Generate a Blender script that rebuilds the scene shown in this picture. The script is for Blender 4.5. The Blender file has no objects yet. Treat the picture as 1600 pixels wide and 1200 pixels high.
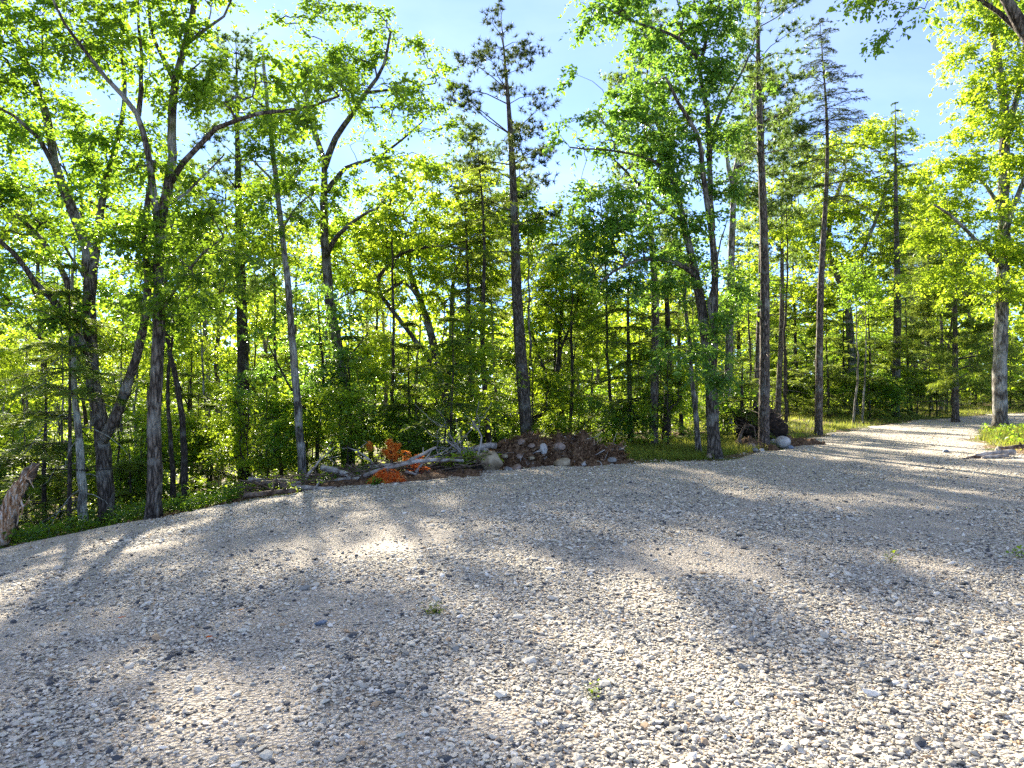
import bpy, math, random
import numpy as np
from mathutils import Vector, noise as mnoise

# ------------------------------------------------------------------ camera, sky, sun, exposure
S = bpy.context.scene
F = 1067.0                                   # focal length in photograph pixels (1600 wide)
CAM_H = 1.7
cam_data = bpy.data.cameras.new('camera')
cam_data.lens = 24.0
cam_data.sensor_width = 36.0
cam_data.clip_start = 0.05
cam_data.clip_end = 2000
cam = bpy.data.objects.new('camera', cam_data)
cam.location = (0, 0, CAM_H)
cam.rotation_euler = (math.radians(90), 0, 0)
S.collection.objects.link(cam)
S.camera = cam

SUN_AZ, SUN_EL = math.radians(-20.5), math.radians(27.5)
world = bpy.data.worlds.new('World')
S.world = world
world.use_nodes = True
wn, wl = world.node_tree.nodes, world.node_tree.links
bg = wn['Background']
sky = wn.new('ShaderNodeTexSky')
sky.sky_type = 'NISHITA'
sky.sun_disc = False
sky.sun_elevation = SUN_EL
sky.sun_rotation = SUN_AZ
sky.air_density = 0.6
sky.dust_density = 0.02
sky.ozone_density = 9.0
veil = wn.new('ShaderNodeVectorMath')          # a thin even veil of high haze over the whole sky
veil.operation = 'ADD'
wtc = wn.new('ShaderNodeTexCoord')
wmap = wn.new('ShaderNodeMapping'); wmap.inputs['Scale'].default_value = (1, 1, 2.6)
wnz = wn.new('ShaderNodeTexNoise'); wnz.inputs['Scale'].default_value = 2.4; wnz.inputs['Detail'].default_value = 7; wnz.inputs['Distortion'].default_value = 0.5
wrm = wn.new('ShaderNodeMapRange')            # faint wisps in it
wrm.inputs[1].default_value = 0.42; wrm.inputs[2].default_value = 0.78; wrm.inputs[3].default_value = 0.75; wrm.inputs[4].default_value = 1.6
wsc = wn.new('ShaderNodeVectorMath'); wsc.operation = 'SCALE'; wsc.inputs[0].default_value = (1.08, 1.0, 0.88)
wl.new(wtc.outputs['Generated'], wmap.inputs[0]); wl.new(wmap.outputs[0], wnz.inputs['Vector'])
wl.new(wnz.outputs['Fac'], wrm.inputs[0]); wl.new(wrm.outputs[0], wsc.inputs['Scale'])
wl.new(wsc.outputs[0], veil.inputs[1])
wl.new(sky.outputs[0], veil.inputs[0])
wl.new(veil.outputs[0], bg.inputs[0])
bg.inputs[1].default_value = 0.05

sun_data = bpy.data.lights.new('sun', 'SUN')
sun_data.energy = 3.8
sun_data.angle = math.radians(1.7)
sun_data.color = (1.0, 0.93, 0.80)
sun = bpy.data.objects.new('sun', sun_data)
sun_dir = Vector((math.sin(SUN_AZ) * math.cos(SUN_EL), math.cos(SUN_AZ) * math.cos(SUN_EL), math.sin(SUN_EL)))
sun.rotation_euler = sun_dir.to_track_quat('Z', 'Y').to_euler()
sun.location = (-20, 50, 30)
S.collection.objects.link(sun)

S.view_settings.view_transform = 'Standard'
S.view_settings.look = 'None'
S.view_settings.gamma = 1.0
S.view_settings.exposure = 2.85
S.render.engine = 'CYCLES'
S.cycles.max_bounces = 10
S.cycles.diffuse_bounces = 7
S.cycles.glossy_bounces = 2
S.cycles.transmission_bounces = 8
S.cycles.caustics_reflective = False
S.cycles.caustics_refractive = False
S.cycles.use_denoising = False

COL = S.collection
R = np.random.default_rng(11)
random.seed(5)


# ------------------------------------------------------------------ helpers
def tag(o, label=None, cat=None, group=None, kind=None):
    if label: o['label'] = label
    if cat: o['category'] = cat
    if group: o['group'] = group
    if kind: o['kind'] = kind
    return o


def link(o, parent=None):
    COL.objects.link(o)
    if parent is not None:
        o.parent = parent
    return o


def empty(name, loc=(0, 0, 0)):
    o = bpy.data.objects.new(name, None)
    o.empty_display_size = 0.2
    o.location = loc
    return link(o)


def mesh_np(name, verts, faces, mat, smooth=True, var=None):
    """verts (N,3), faces (M,k) of one k; var: one value per vertex"""
    me = bpy.data.meshes.new(name)
    verts = np.asarray(verts, np.float32)
    faces = np.asarray(faces, np.int32)
    M, k = faces.shape
    me.vertices.add(len(verts))
    me.vertices.foreach_set('co', verts.ravel())
    me.loops.add(M * k)
    me.loops.foreach_set('vertex_index', faces.ravel())
    me.polygons.add(M)
    me.polygons.foreach_set('loop_start', np.arange(0, M * k, k, dtype=np.int32))
    me.polygons.foreach_set('loop_total', np.full(M, k, np.int32))
    if smooth:
        me.polygons.foreach_set('use_smooth', np.ones(M, bool))
    if var is not None:
        a = me.attributes.new('var', 'FLOAT', 'POINT')
        a.data.foreach_set('value', np.asarray(var, np.float32))
    me.materials.append(mat)
    me.update(calc_edges=True)
    me.validate()
    return me


FINE = ('branches', 'crown', 'needles', 'stems', 'leaves', 'splinters', 'roots')


def part(name, me, parent):
    o = link(bpy.data.objects.new(name, me), parent)
    if name in FINE: o['kind'] = 'stuff'
    return o


def hash2(ix, iy, seed):
    h = (ix.astype(np.int64) * 374761393 + iy.astype(np.int64) * 668265263 + seed * 982451653) & 0x7fffffff
    h = ((h ^ (h >> 13)) * 1274126177) & 0x7fffffff
    return ((h ^ (h >> 16)) & 0xffff) / 65535.0


def vnoise(x, y, seed=0):
    x = np.asarray(x, float); y = np.asarray(y, float)
    ix, iy = np.floor(x), np.floor(y)
    fx, fy = x - ix, y - iy
    fx = fx * fx * (3 - 2 * fx); fy = fy * fy * (3 - 2 * fy)
    a, b = hash2(ix, iy, seed), hash2(ix + 1, iy, seed)
    c, d = hash2(ix, iy + 1, seed), hash2(ix + 1, iy + 1, seed)
    return (a * (1 - fx) + b * fx) * (1 - fy) + (c * (1 - fx) + d * fx) * fy


def sstep(a, b, x):
    t = np.clip((np.asarray(x, float) - a) / (b - a), 0, 1)
    return t * t * (3 - 2 * t)


# ------------------------------------------------------------------ the lie of the land
LOT = np.array([(-13, -9), (-13, 0), (-11.6, 5), (-9.6, 8), (-7.5, 10), (-5.8, 11.1), (-3.75, 12.5), (-1.27, 13.5),
                (2.17, 14.4), (4.65, 15.3), (6.4, 17.2), (9.6, 21.6), (13.5, 26.3), (18, 31), (25.6, 37), (42, 48), (46, 44),
                (31, 33.5), (22, 27.6), (17.2, 25.2), (15.6, 23.0), (13.8, 20.6), (12.6, 18.0), (12.4, 16.1),
                (13.6, 14.9), (18, 13), (32, 10), (32, -9)], float)


def sd_lot(x, y):
    x = np.asarray(x, float); y = np.asarray(y, float)
    d = np.full(x.shape, 1e9)
    inside = np.zeros(x.shape, bool)
    n = len(LOT)
    for i in range(n):
        ax, ay = LOT[i]; bx, by = LOT[(i + 1) % n]
        ex, ey = bx - ax, by - ay
        t = np.clip(((x - ax) * ex + (y - ay) * ey) / (ex * ex + ey * ey), 0, 1)
        d = np.minimum(d, np.hypot(x - ax - t * ex, y - ay - t * ey))
        c = ((ay > y) != (by > y)) & (x < (bx - ax) * (y - ay) / (by - ay + 1e-12) + ax)
        inside ^= c
    return np.where(inside, -d, d)


def land(x, y, sd=None):
    x = np.asarray(x, float); y = np.asarray(y, float)
    if sd is None: sd = sd_lot(x, y)
    s = np.clip(2 - x, 0, 11)
    near = sstep(0, 9, y)
    z = -0.0078 * s * s * near
    out = np.maximum(sd, 0)
    z = z - sstep(5, -2, x) * np.minimum(out * 0.11, 0.95)
    z = z + sstep(5, 13, x) * np.minimum(out * 0.028, 0.55)
    z = z + 0.16 * np.exp(-((x - 15.5) ** 2 + (y - 19.5) ** 2) / 12.0) * sstep(-0.2, 1.0, sd)
    rough = sstep(-0.5, 1.5, sd)
    z = z + rough * (vnoise(x * 0.7, y * 0.7, 3) - .5) * 0.22 + (1 - rough) * (vnoise(x * 0.55, y * 0.55, 4) - .5) * 0.05
    return z


def zl(x, y):
    return float(land(np.array([x]), np.array([y]))[0])


def P(u, v, y):
    return np.array(((u - 800) / F * y, y, CAM_H - (v - 600) / F * y))


# ------------------------------------------------------------------ materials
def new_mat(name):
    m = bpy.data.materials.new(name)
    m.use_nodes = True
    nt = m.node_tree
    nt.nodes.clear()
    out = nt.nodes.new('ShaderNodeOutputMaterial')
    return m, nt, out


def ramp(nt, stops, mode='LINEAR'):
    r = nt.nodes.new('ShaderNodeValToRGB')
    r.color_ramp.interpolation = mode
    e = r.color_ramp.elements
    while len(e) < len(stops): e.new(0.5)
    for el, (p, c) in zip(e, stops):
        el.position = p
        el.color = (*c, 1)
    return r


def noise_node(nt, scale, detail=4, coord=None, dist=0.0):
    n = nt.nodes.new('ShaderNodeTexNoise')
    n.inputs['Scale'].default_value = scale
    n.inputs['Detail'].default_value = detail
    n.inputs['Distortion'].default_value = dist
    if coord is not None: nt.links.new(coord, n.inputs['Vector'])
    return n


def mixc(nt, f, a, b, mode='MIX'):
    m = nt.nodes.new('ShaderNodeMix')
    m.data_type = 'RGBA'
    m.blend_type = mode
    for sock, val in ((m.inputs[0], f), (m.inputs[6], a), (m.inputs[7], b)):
        if isinstance(val, (int, float)): sock.default_value = val
        elif isinstance(val, tuple): sock.default_value = (*val, 1)
        else: nt.links.new(val, sock)
    return m.outputs[2]


def principled(nt, out, color, rough=0.85, spec=0.3, height=None, bump=0.5, dist=0.02):
    b = nt.nodes.new('ShaderNodeBsdfPrincipled')
    b.inputs['Roughness'].default_value = rough
    b.inputs['Specular IOR Level'].default_value = spec
    if isinstance(color, tuple): b.inputs['Base Color'].default_value = (*color, 1)
    else: nt.links.new(color, b.inputs['Base Color'])
    if height is not None:
        bp = nt.nodes.new('ShaderNodeBump')
        bp.inputs['Strength'].default_value = bump
        bp.inputs['Distance'].default_value = dist
        nt.links.new(height, bp.inputs['Height'])
        nt.links.new(bp.outputs[0], b.inputs['Normal'])
    nt.links.new(b.outputs[0], out.inputs[0])
    return b


def leaf_mat(name, stops, trans, tmix=0.5, rough=0.4, spec=0.5, tvar=0.35):
    """stops: colour ramp over the per-leaf value; trans: colour of light that shines through"""
    m, nt, out = new_mat(name)
    at = nt.nodes.new('ShaderNodeAttribute'); at.attribute_name = 'var'
    oi = nt.nodes.new('ShaderNodeObjectInfo')
    r = ramp(nt, stops); nt.links.new(at.outputs['Fac'], r.inputs[0])
    r2 = ramp(nt, [(0, tuple(c * (1 - tvar) for c in trans)), (1, tuple(min(1, c * (1 + tvar)) for c in trans))])
    nt.links.new(at.outputs['Fac'], r2.inputs[0])
    hs = nt.nodes.new('ShaderNodeHueSaturation')
    mr = nt.nodes.new('ShaderNodeMapRange')
    mr.inputs[3].default_value = 0.475; mr.inputs[4].default_value = 0.525
    nt.links.new(oi.outputs['Random'], mr.inputs[0]); nt.links.new(mr.outputs[0], hs.inputs['Hue'])
    nt.links.new(r.outputs[0], hs.inputs['Color'])
    b = nt.nodes.new('ShaderNodeBsdfPrincipled')
    b.inputs['Roughness'].default_value = rough
    b.inputs['Specular IOR Level'].default_value = spec
    nt.links.new(hs.outputs[0], b.inputs['Base Color'])
    t = nt.nodes.new('ShaderNodeBsdfTranslucent'); nt.links.new(r2.outputs[0], t.inputs[0])
    mx = nt.nodes.new('ShaderNodeMixShader'); mx.inputs[0].default_value = tmix
    nt.links.new(b.outputs[0], mx.inputs[1]); nt.links.new(t.outputs[0], mx.inputs[2])
    nt.links.new(mx.outputs[0], out.inputs[0])
    return m


def bark_mat(name, dark, light, lichen, lichen_amt=0.5, plates=9.0, moss=(0.16, 0.17, 0.05)):
    m, nt, out = new_mat(name)
    tc = nt.nodes.new('ShaderNodeTexCoord')
    mp = nt.nodes.new('ShaderNodeMapping'); mp.inputs['Scale'].default_value = (1, 1, 0.22)
    nt.links.new(tc.outputs['Object'], mp.inputs[0])
    vo = nt.nodes.new('ShaderNodeTexVoronoi'); vo.feature = 'DISTANCE_TO_EDGE'
    vo.inputs['Scale'].default_value = plates * 2.2
    n0 = noise_node(nt, 6, 3, mp.outputs[0])
    wv = mixc(nt, 0.12, mp.outputs[0], n0.outputs['Color'])
    nt.links.new(wv, vo.inputs['Vector'])
    n1 = noise_node(nt, 26, 5, mp.outputs[0])
    rr = ramp(nt, [(0.0, dark), (0.10, tuple(a * .6 + b * .4 for a, b in zip(dark, light))), (0.30, light)])
    nt.links.new(vo.outputs['Distance'], rr.inputs[0])
    c = mixc(nt, 0.75, rr.outputs[0], ramp_of(nt, n1.outputs['Fac'], [(0.32, (0.32, 0.31, 0.30)), (0.68, (1.35, 1.32, 1.27))]), 'MULTIPLY')
    n2 = noise_node(nt, 2.3, 6, tc.outputs['Object'], 0.6)
    lf = ramp(nt, [(0.62 - 0.22 * lichen_amt, (0, 0, 0)), (0.72 - 0.18 * lichen_amt, (1, 1, 1))]); nt.links.new(n2.outputs['Fac'], lf.inputs[0])
    fm = nt.nodes.new('ShaderNodeMath'); fm.operation = 'MULTIPLY'; fm.inputs[1].default_value = 0.75
    nt.links.new(lf.outputs[0], fm.inputs[0])
    c = mixc(nt, fm.outputs[0], c, mixc(nt, 1.0, lichen, ramp_of(nt, n1.outputs['Fac'], [(0.25, (0.5, 0.5, 0.5)), (0.7, (1.15, 1.15, 1.15))]), 'MULTIPLY'))
    n3 = noise_node(nt, 1.3, 5, tc.outputs['Object'], 0.3)
    mf = ramp(nt, [(0.60, (0, 0, 0)), (0.70, (0.55, 0.55, 0.55))]); nt.links.new(n3.outputs['Fac'], mf.inputs[0])
    c = mixc(nt, mf.outputs[0], c, moss)
    hm = nt.nodes.new('ShaderNodeMath'); hm.operation = 'ADD'
    cl = nt.nodes.new('ShaderNodeMath'); cl.operation = 'MINIMUM'; cl.inputs[1].default_value = 0.3
    nt.links.new(vo.outputs['Distance'], cl.inputs[0])
    nt.links.new(cl.outputs[0], hm.inputs[0]); nt.links.new(n1.outputs['Fac'], hm.inputs[1])
    principled(nt, out, c, 0.9, 0.15, hm.outputs[0], 1.0, 0.06)
    return m


def ramp_of(nt, sock, stops):
    r = ramp(nt, stops); nt.links.new(sock, r.inputs[0])
    return r.outputs[0]


STONE_STOPS = [(0.0, (0.72, 0.65, 0.51)), (0.18, (0.63, 0.565, 0.435)), (0.38, (0.49, 0.44, 0.34)), (0.54, (0.67, 0.58, 0.435)),
               (0.68, (0.30, 0.28, 0.235)), (0.80, (0.085, 0.086, 0.087)), (0.91, (0.48, 0.33, 0.19)), (0.935, (0.84, 0.77, 0.635))]


def mat_stone():
    m, nt, out = new_mat('gravel_stone')
    oi = nt.nodes.new('ShaderNodeObjectInfo')
    r = ramp(nt, STONE_STOPS, 'CONSTANT'); nt.links.new(oi.outputs['Random'], r.inputs[0])
    g = nt.nodes.new('ShaderNodeNewGeometry')
    n = noise_node(nt, 90, 3, g.outputs['Position'])
    c = mixc(nt, 0.8, r.outputs[0], ramp_of(nt, n.outputs['Fac'], [(0.3, (0.72, 0.71, 0.70)), (0.7, (1.15, 1.14, 1.12))]), 'MULTIPLY')
    principled(nt, out, c, 0.8, 0.25, n.outputs['Fac'], 0.3, 0.004)
    return m


def mat_gravel():
    m, nt, out = new_mat('gravel')
    tc = nt.nodes.new('ShaderNodeTexCoord')
    co = tc.outputs['Object']
    v = nt.nodes.new('ShaderNodeTexVoronoi'); v.inputs['Scale'].default_value = 42
    v2 = nt.nodes.new('ShaderNodeTexVoronoi'); v2.inputs['Scale'].default_value = 120
    nz = noise_node(nt, 30, 2, co)
    wv = mixc(nt, 0.02, co, nz.outputs['Color'])
    nt.links.new(wv, v.inputs['Vector']); nt.links.new(co, v2.inputs['Vector'])
    sep = nt.nodes.new('ShaderNodeSeparateColor'); nt.links.new(v.outputs['Color'], sep.inputs[0])
    c1 = ramp(nt, STONE_STOPS, 'CONSTANT'); nt.links.new(sep.outputs[0], c1.inputs[0])
    sep2 = nt.nodes.new('ShaderNodeSeparateColor'); nt.links.new(v2.outputs['Color'], sep2.inputs[0])
    c2 = ramp(nt, [(0, (0.47, 0.40, 0.30)), (0.5, (0.66, 0.575, 0.45)), (0.9, (0.76, 0.675, 0.545)), (1, (0.25, 0.225, 0.18))]); nt.links.new(sep2.outputs[1], c2.inputs[0])
    mid = noise_node(nt, 3.0, 4, co)
    fine = noise_node(nt, 9.0, 4, co)
    du = nt.nodes.new('ShaderNodeAttribute'); du.attribute_name = 'dust'
    ad = nt.nodes.new('ShaderNodeMath'); ad.operation = 'MULTIPLY_ADD'; ad.inputs[1].default_value = 0.5
    nt.links.new(fine.outputs['Fac'], ad.inputs[0]); nt.links.new(du.outputs['Fac'], ad.inputs[2])
    df = ramp(nt, [(0.30, (0.12, 0.12, 0.12)), (0.85, (0.95, 0.95, 0.95))]); nt.links.new(ad.outputs[0], df.inputs[0])
    c = mixc(nt, df.outputs[0], c1.outputs[0], c2.outputs[0])
    gap = ramp(nt, [(0.35, (1, 1, 1)), (0.75, (0.55, 0.52, 0.48))]); nt.links.new(v.outputs['Distance'], gap.inputs[0])
    c = mixc(nt, 1.0, c, gap.outputs[0], 'MULTIPLY')
    c = mixc(nt, 1.0, c, ramp_of(nt, mid.outputs['Fac'], [(0.3, (0.82, 0.82, 0.83)), (0.7, (1.08, 1.06, 1.03))]), 'MULTIPLY')
    h1 = nt.nodes.new('ShaderNodeMath'); h1.operation = 'MULTIPLY_ADD'; h1.inputs[1].default_value = -1.0
    nt.links.new(v.outputs['Distance'], h1.inputs[0]); nt.links.new(sep.outputs[1], h1.inputs[2])
    principled(nt, out, c, 0.88, 0.2, h1.outputs[0], 0.8, 0.02)
    return m


def mat_floor():
    m, nt, out = new_mat('forest_floor')
    tc = nt.nodes.new('ShaderNodeTexCoord'); co = tc.outputs['Object']
    a = noise_node(nt, 0.8, 6, co); b = noise_node(nt, 14, 5, co); d = noise_node(nt, 55, 3, co)
    c = ramp_of(nt, b.outputs['Fac'], [(0.3, (0.045, 0.028, 0.014)), (0.5, (0.13, 0.085, 0.042)), (0.68, (0.22, 0.15, 0.075))])
    g = ramp_of(nt, d.outputs['Fac'], [(0.3, (0.04, 0.07, 0.012)), (0.7, (0.13, 0.17, 0.03))])
    c = mixc(nt, ramp_of(nt, a.outputs['Fac'], [(0.42, (0, 0, 0)), (0.60, (0.85, 0.85, 0.85))]), c, g)
    principled(nt, out, c, 0.95, 0.1, b.outputs['Fac'], 0.9, 0.05)
    return m


def mat_simple(name, stops, scale=12, rough=0.9, bump=0.6, dist=0.02, stretch=(1, 1, 1), spec=0.2):
    m, nt, out = new_mat(name)
    tc = nt.nodes.new('ShaderNodeTexCoord')
    mp = nt.nodes.new('ShaderNodeMapping'); mp.inputs['Scale'].default_value = stretch
    nt.links.new(tc.outputs['Object'], mp.inputs[0])
    n = noise_node(nt, scale, 7, mp.outputs[0], 0.3)
    principled(nt, out, ramp_of(nt, n.outputs['Fac'], stops), rough, spec, n.outputs['Fac'], bump, dist)
    return m


M = dict(
    gravel=mat_gravel(), stone=mat_stone(), floor=mat_floor(),
    oak=bark_mat('oak_bark', (0.028, 0.021, 0.015), (0.20, 0.165, 0.13), (0.34, 0.325, 0.265), 0.5, 9),
    maple=bark_mat('maple_bark', (0.05, 0.042, 0.033), (0.27, 0.24, 0.20), (0.44, 0.42, 0.36), 0.7, 6),
    pine=bark_mat('pine_bark', (0.04, 0.03, 0.022), (0.23, 0.185, 0.15), (0.33, 0.32, 0.27), 0.35, 11),
    dark=bark_mat('spruce_bark', (0.025, 0.019, 0.014), (0.12, 0.095, 0.075), (0.24, 0.24, 0.19), 0.3, 14),
    pale=bark_mat('lichen_bark', (0.10, 0.09, 0.07), (0.38, 0.36, 0.29), (0.50, 0.50, 0.40), 0.9, 10),
    leaf_oak=leaf_mat('oak_leaf', [(0, (0.035, 0.095, 0.016)), (0.6, (0.068, 0.16, 0.024)), (1, (0.13, 0.215, 0.032))], (0.30, 0.47, 0.025), 0.54),
    leaf_maple=leaf_mat('maple_leaf', [(0, (0.05, 0.12, 0.016)), (0.6, (0.10, 0.195, 0.024)), (1, (0.17, 0.25, 0.034))], (0.48, 0.62, 0.03), 0.58),
    leaf_cool=leaf_mat('cool_leaf', [(0, (0.033, 0.095, 0.020)), (0.6, (0.06, 0.15, 0.03)), (1, (0.12, 0.21, 0.04))], (0.27, 0.47, 0.045), 0.5, 0.36, 0.6),
    spruce=leaf_mat('spruce_needle', [(0, (0.035, 0.075, 0.016)), (0.6, (0.065, 0.125, 0.024)), (1, (0.13, 0.18, 0.03))], (0.40, 0.50, 0.05), 0.46, 0.55, 0.3),
    pineneedle=leaf_mat('pine_needle', [(0, (0.028, 0.07, 0.018)), (0.6, (0.055, 0.11, 0.025)), (1, (0.11, 0.15, 0.035))], (0.26, 0.38, 0.05), 0.38, 0.5, 0.3),
    darkneedle=leaf_mat('dark_needle', [(0, (0.014, 0.034, 0.012)), (0.6, (0.028, 0.058, 0.018)), (1, (0.06, 0.085, 0.025))], (0.13, 0.17, 0.03), 0.28, 0.6, 0.2),
    goldneedle=leaf_mat('gold_needle', [(0, (0.05, 0.11, 0.015)), (0.6, (0.11, 0.165, 0.02)), (1, (0.20, 0.21, 0.03))], (0.36, 0.44, 0.04), 0.42, 0.5, 0.3),
    grass=leaf_mat('grass_blade', [(0, (0.06, 0.12, 0.015)), (0.5, (0.14, 0.19, 0.02)), (0.85, (0.24, 0.21, 0.05)), (1, (0.27, 0.16, 0.05))], (0.36, 0.38, 0.05), 0.40, 0.6, 0.25),
    rust=leaf_mat('dead_needle', [(0, (0.42, 0.09, 0.014)), (0.6, (0.74, 0.20, 0.03)), (1, (0.85, 0.42, 0.12))], (0.95, 0.30, 0.04), 0.4, 0.7, 0.15, 0.15),
    litter=leaf_mat('litter_leaf', [(0, (0.06, 0.032, 0.016)), (0.6, (0.20, 0.11, 0.05)), (1, (0.46, 0.32, 0.19))], (0.25, 0.15, 0.06), 0.12, 0.8, 0.15),
    wood=mat_simple('weathered_wood', [(0.3, (0.11, 0.092, 0.075)), (0.5, (0.30, 0.26, 0.22)), (0.68, (0.46, 0.42, 0.36))], 9, 0.85, 0.7, 0.015),
    wood_dark=mat_simple('rotten_wood', [(0.3, (0.035, 0.022, 0.014)), (0.5, (0.11, 0.075, 0.05)), (0.7, (0.22, 0.17, 0.13))], 11, 0.92, 0.9, 0.03),
    wood_fresh=mat_simple('splintered_wood', [(0.30, (0.07, 0.03, 0.015)), (0.42, (0.30, 0.15, 0.07)), (0.53, (0.48, 0.31, 0.18)), (0.64, (0.62, 0.53, 0.43))], 13, 0.85, 1.0, 0.05, (2.2, 2.2, .5)),
    dirt=mat_simple('root_soil', [(0.3, (0.03, 0.017, 0.010)), (0.5, (0.125, 0.07, 0.036)), (0.66, (0.25, 0.155, 0.085))], 26, 0.97, 1.0, 0.05),
    black=mat_simple('wet_soil', [(0.35, (0.010, 0.008, 0.006)), (0.55, (0.03, 0.02, 0.014)), (0.75, (0.09, 0.06, 0.04))], 10, 0.97, 1.0, 0.05),
    tan=mat_simple('tan_rock', [(0.32, (0.12, 0.085, 0.05)), (0.46, (0.25, 0.19, 0.115)), (0.64, (0.40, 0.32, 0.21))], 6, 0.9, 0.6, 0.02),
    grey=mat_simple('grey_rock', [(0.32, (0.10, 0.09, 0.08)), (0.46, (0.19, 0.175, 0.155)), (0.68, (0.31, 0.29, 0.26))], 7, 0.9, 0.6, 0.02),
    pink=mat_simple('pinkish_rock', [(0.32, (0.10, 0.065, 0.045)), (0.46, (0.21, 0.145, 0.105)), (0.68, (0.36, 0.275, 0.22))], 7, 0.9, 0.6, 0.02),
    white=mat_simple('pale_boulder', [(0.3, (0.24, 0.20, 0.16)), (0.44, (0.42, 0.38, 0.33)), (0.66, (0.56, 0.53, 0.48))], 5, 0.9, 0.5, 0.02),
    blue=mat_simple('slate_stone', [(0.3, (0.08, 0.10, 0.13)), (0.5, (0.15, 0.18, 0.22)), (0.7, (0.26, 0.29, 0.33))], 20, 0.8, 0.4, 0.01),
)


# ------------------------------------------------------------------ ground and gravel
def graded(a, b, c0, fine, ratio, limit):
    """coordinates from a to b with spacing `fine` around c0, growing away from it"""
    out = [c0]
    st = fine; x = c0
    while x < b:
        if x > c0 + limit: st *= ratio
        x += st; out.append(x)
    st = fine; x = c0
    while x > a:
        if x < c0 - limit: st *= ratio
        x -= st; out.insert(0, x)
    return np.array(out)


def grid_faces(nx, ny):
    i = np.arange((nx - 1) * (ny - 1))
    r, c = i // (nx - 1), i % (nx - 1)
    a = r * nx + c
    return np.stack([a, a + 1, a + nx + 1, a + nx], 1)


gx = graded(-420, 420, 0, 0.4, 1.12, 26)
gy = graded(-60, 640, 16, 0.4, 1.12, 18)
X, Y = np.meshgrid(gx, gy)
X, Y = X.ravel(), Y.ravel()
sd = sd_lot(X, Y)
Z = land(X, Y, sd) - 0.16 * sstep(0.0, -0.7, sd)
ground = tag(part('ground', mesh_np('ground', np.stack([X, Y, Z], 1), grid_faces(len(gx), len(gy)), M['floor']), None), kind='structure')

gx = np.arange(-13.6, 47, 0.2); gy = np.arange(-9.6, 49, 0.2)
X, Y = np.meshgrid(gx, gy)
X, Y = X.ravel(), Y.ravel()
sd = sd_lot(X, Y)
edge = sd + (vnoise(X * 1.3, Y * 1.3, 8) - .5) * 0.7 + (vnoise(X * 3.7, Y * 3.7, 9) - .5) * 0.25
Z = land(X, Y, sd) + 0.03 - 0.32 * sstep(-0.25, 0.75, edge)
fc = grid_faces(len(gx), len(gy))
fc = fc[(sd[fc].min(1) < 1.0)]
used = np.unique(fc); remap = np.zeros(len(X), int); remap[used] = np.arange(len(used))
LOTZ = (gx, gy, Z.reshape(len(gy), len(gx)))
drive = tag(part('gravel_drive', mesh_np('gravel_drive', np.stack([X, Y, Z], 1)[used], remap[fc], M['gravel']), None), kind='structure')


DRIVE_XY = np.stack([X, Y], 1)[used]


def lot_z(x, y):
    gx, gy, Zg = LOTZ
    fx = np.clip((x - gx[0]) / 0.2, 0, len(gx) - 1.001); fy = np.clip((y - gy[0]) / 0.2, 0, len(gy) - 1.001)
    ix, iy = fx.astype(int), fy.astype(int)
    tx, ty = fx - ix, fy - iy
    return (Zg[iy, ix] * (1 - tx) + Zg[iy, ix + 1] * tx) * (1 - ty) + (Zg[iy + 1, ix] * (1 - tx) + Zg[iy + 1, ix + 1] * tx) * ty


TRACK = np.array([(-2.5, -4), (1.0, 4), (5.2, 11), (9.3, 17.0), (14.8, 24.2), (21, 30.3), (33, 39.5)], float)


def dustf(x, y):
    """share of fine stone dust against loose stones: worn patches and two pairs of wheel tracks"""
    d = vnoise(x * 0.62, y * 0.62, 21) * 0.55 + vnoise(x * 2.3, y * 2.3, 22) * 0.30 + vnoise(x * 6.5, y * 6.5, 23) * .15
    dist = np.full(np.shape(x), 99.0)
    for (ax, ay), (bx, by) in zip(TRACK[:-1], TRACK[1:]):
        ex, ey = bx - ax, by - ay
        t = np.clip(((x - ax) * ex + (y - ay) * ey) / (ex * ex + ey * ey), 0, 1)
        dist = np.minimum(dist, np.hypot(x - ax - t * ex, y - ay - t * ey))
    rut = np.exp(-((dist - .85) / .24) ** 2) * (.4 + .6 * vnoise(x * .9, y * .9, 24))
    return np.clip(sstep(0.46, 0.66, d) + .55 * rut * sstep(3, 9, y), 0, 1)


def ico():
    t = (1 + 5 ** .5) / 2
    v = np.array([(-1, t, 0), (1, t, 0), (-1, -t, 0), (1, -t, 0), (0, -1, t), (0, 1, t), (0, -1, -t), (0, 1, -t), (t, 0, -1), (t, 0, 1), (-t, 0, -1), (-t, 0, 1)], float)
    v /= np.linalg.norm(v[0])
    f = np.array([(0, 11, 5), (0, 5, 1), (0, 1, 7), (0, 7, 10), (0, 10, 11), (1, 5, 9), (5, 11, 4), (11, 10, 2), (10, 7, 6), (7, 1, 8), (3, 9, 4), (3, 4, 2), (3, 2, 6), (3, 6, 8), (3, 8, 9), (4, 9, 5), (2, 4, 11), (6, 2, 10), (8, 6, 7), (9, 8, 1)])
    return v, f


def ico_sub(n):
    v, f = ico()
    for _ in range(n):
        cache = {}; v = [tuple(p) for p in v]; nf = []
        def midp(a, b):
            k = (min(a, b), max(a, b))
            if k not in cache:
                p = np.array(v[a]) + np.array(v[b]); p /= np.linalg.norm(p)
                v.append(tuple(p)); cache[k] = len(v) - 1
            return cache[k]
        for a, b, c in f:
            ab, bc, ca = midp(a, b), midp(b, c), midp(c, a)
            nf += [(a, ab, ca), (b, bc, ab), (c, ca, bc), (ab, bc, ca)]
        v, f = np.array(v), np.array(nf)
    return v, f


at_ = drive.data.attributes.new('dust', 'FLOAT', 'POINT')
at_.data.foreach_set('value', dustf(DRIVE_XY[:, 0], DRIVE_XY[:, 1]).astype(np.float32))

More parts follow.
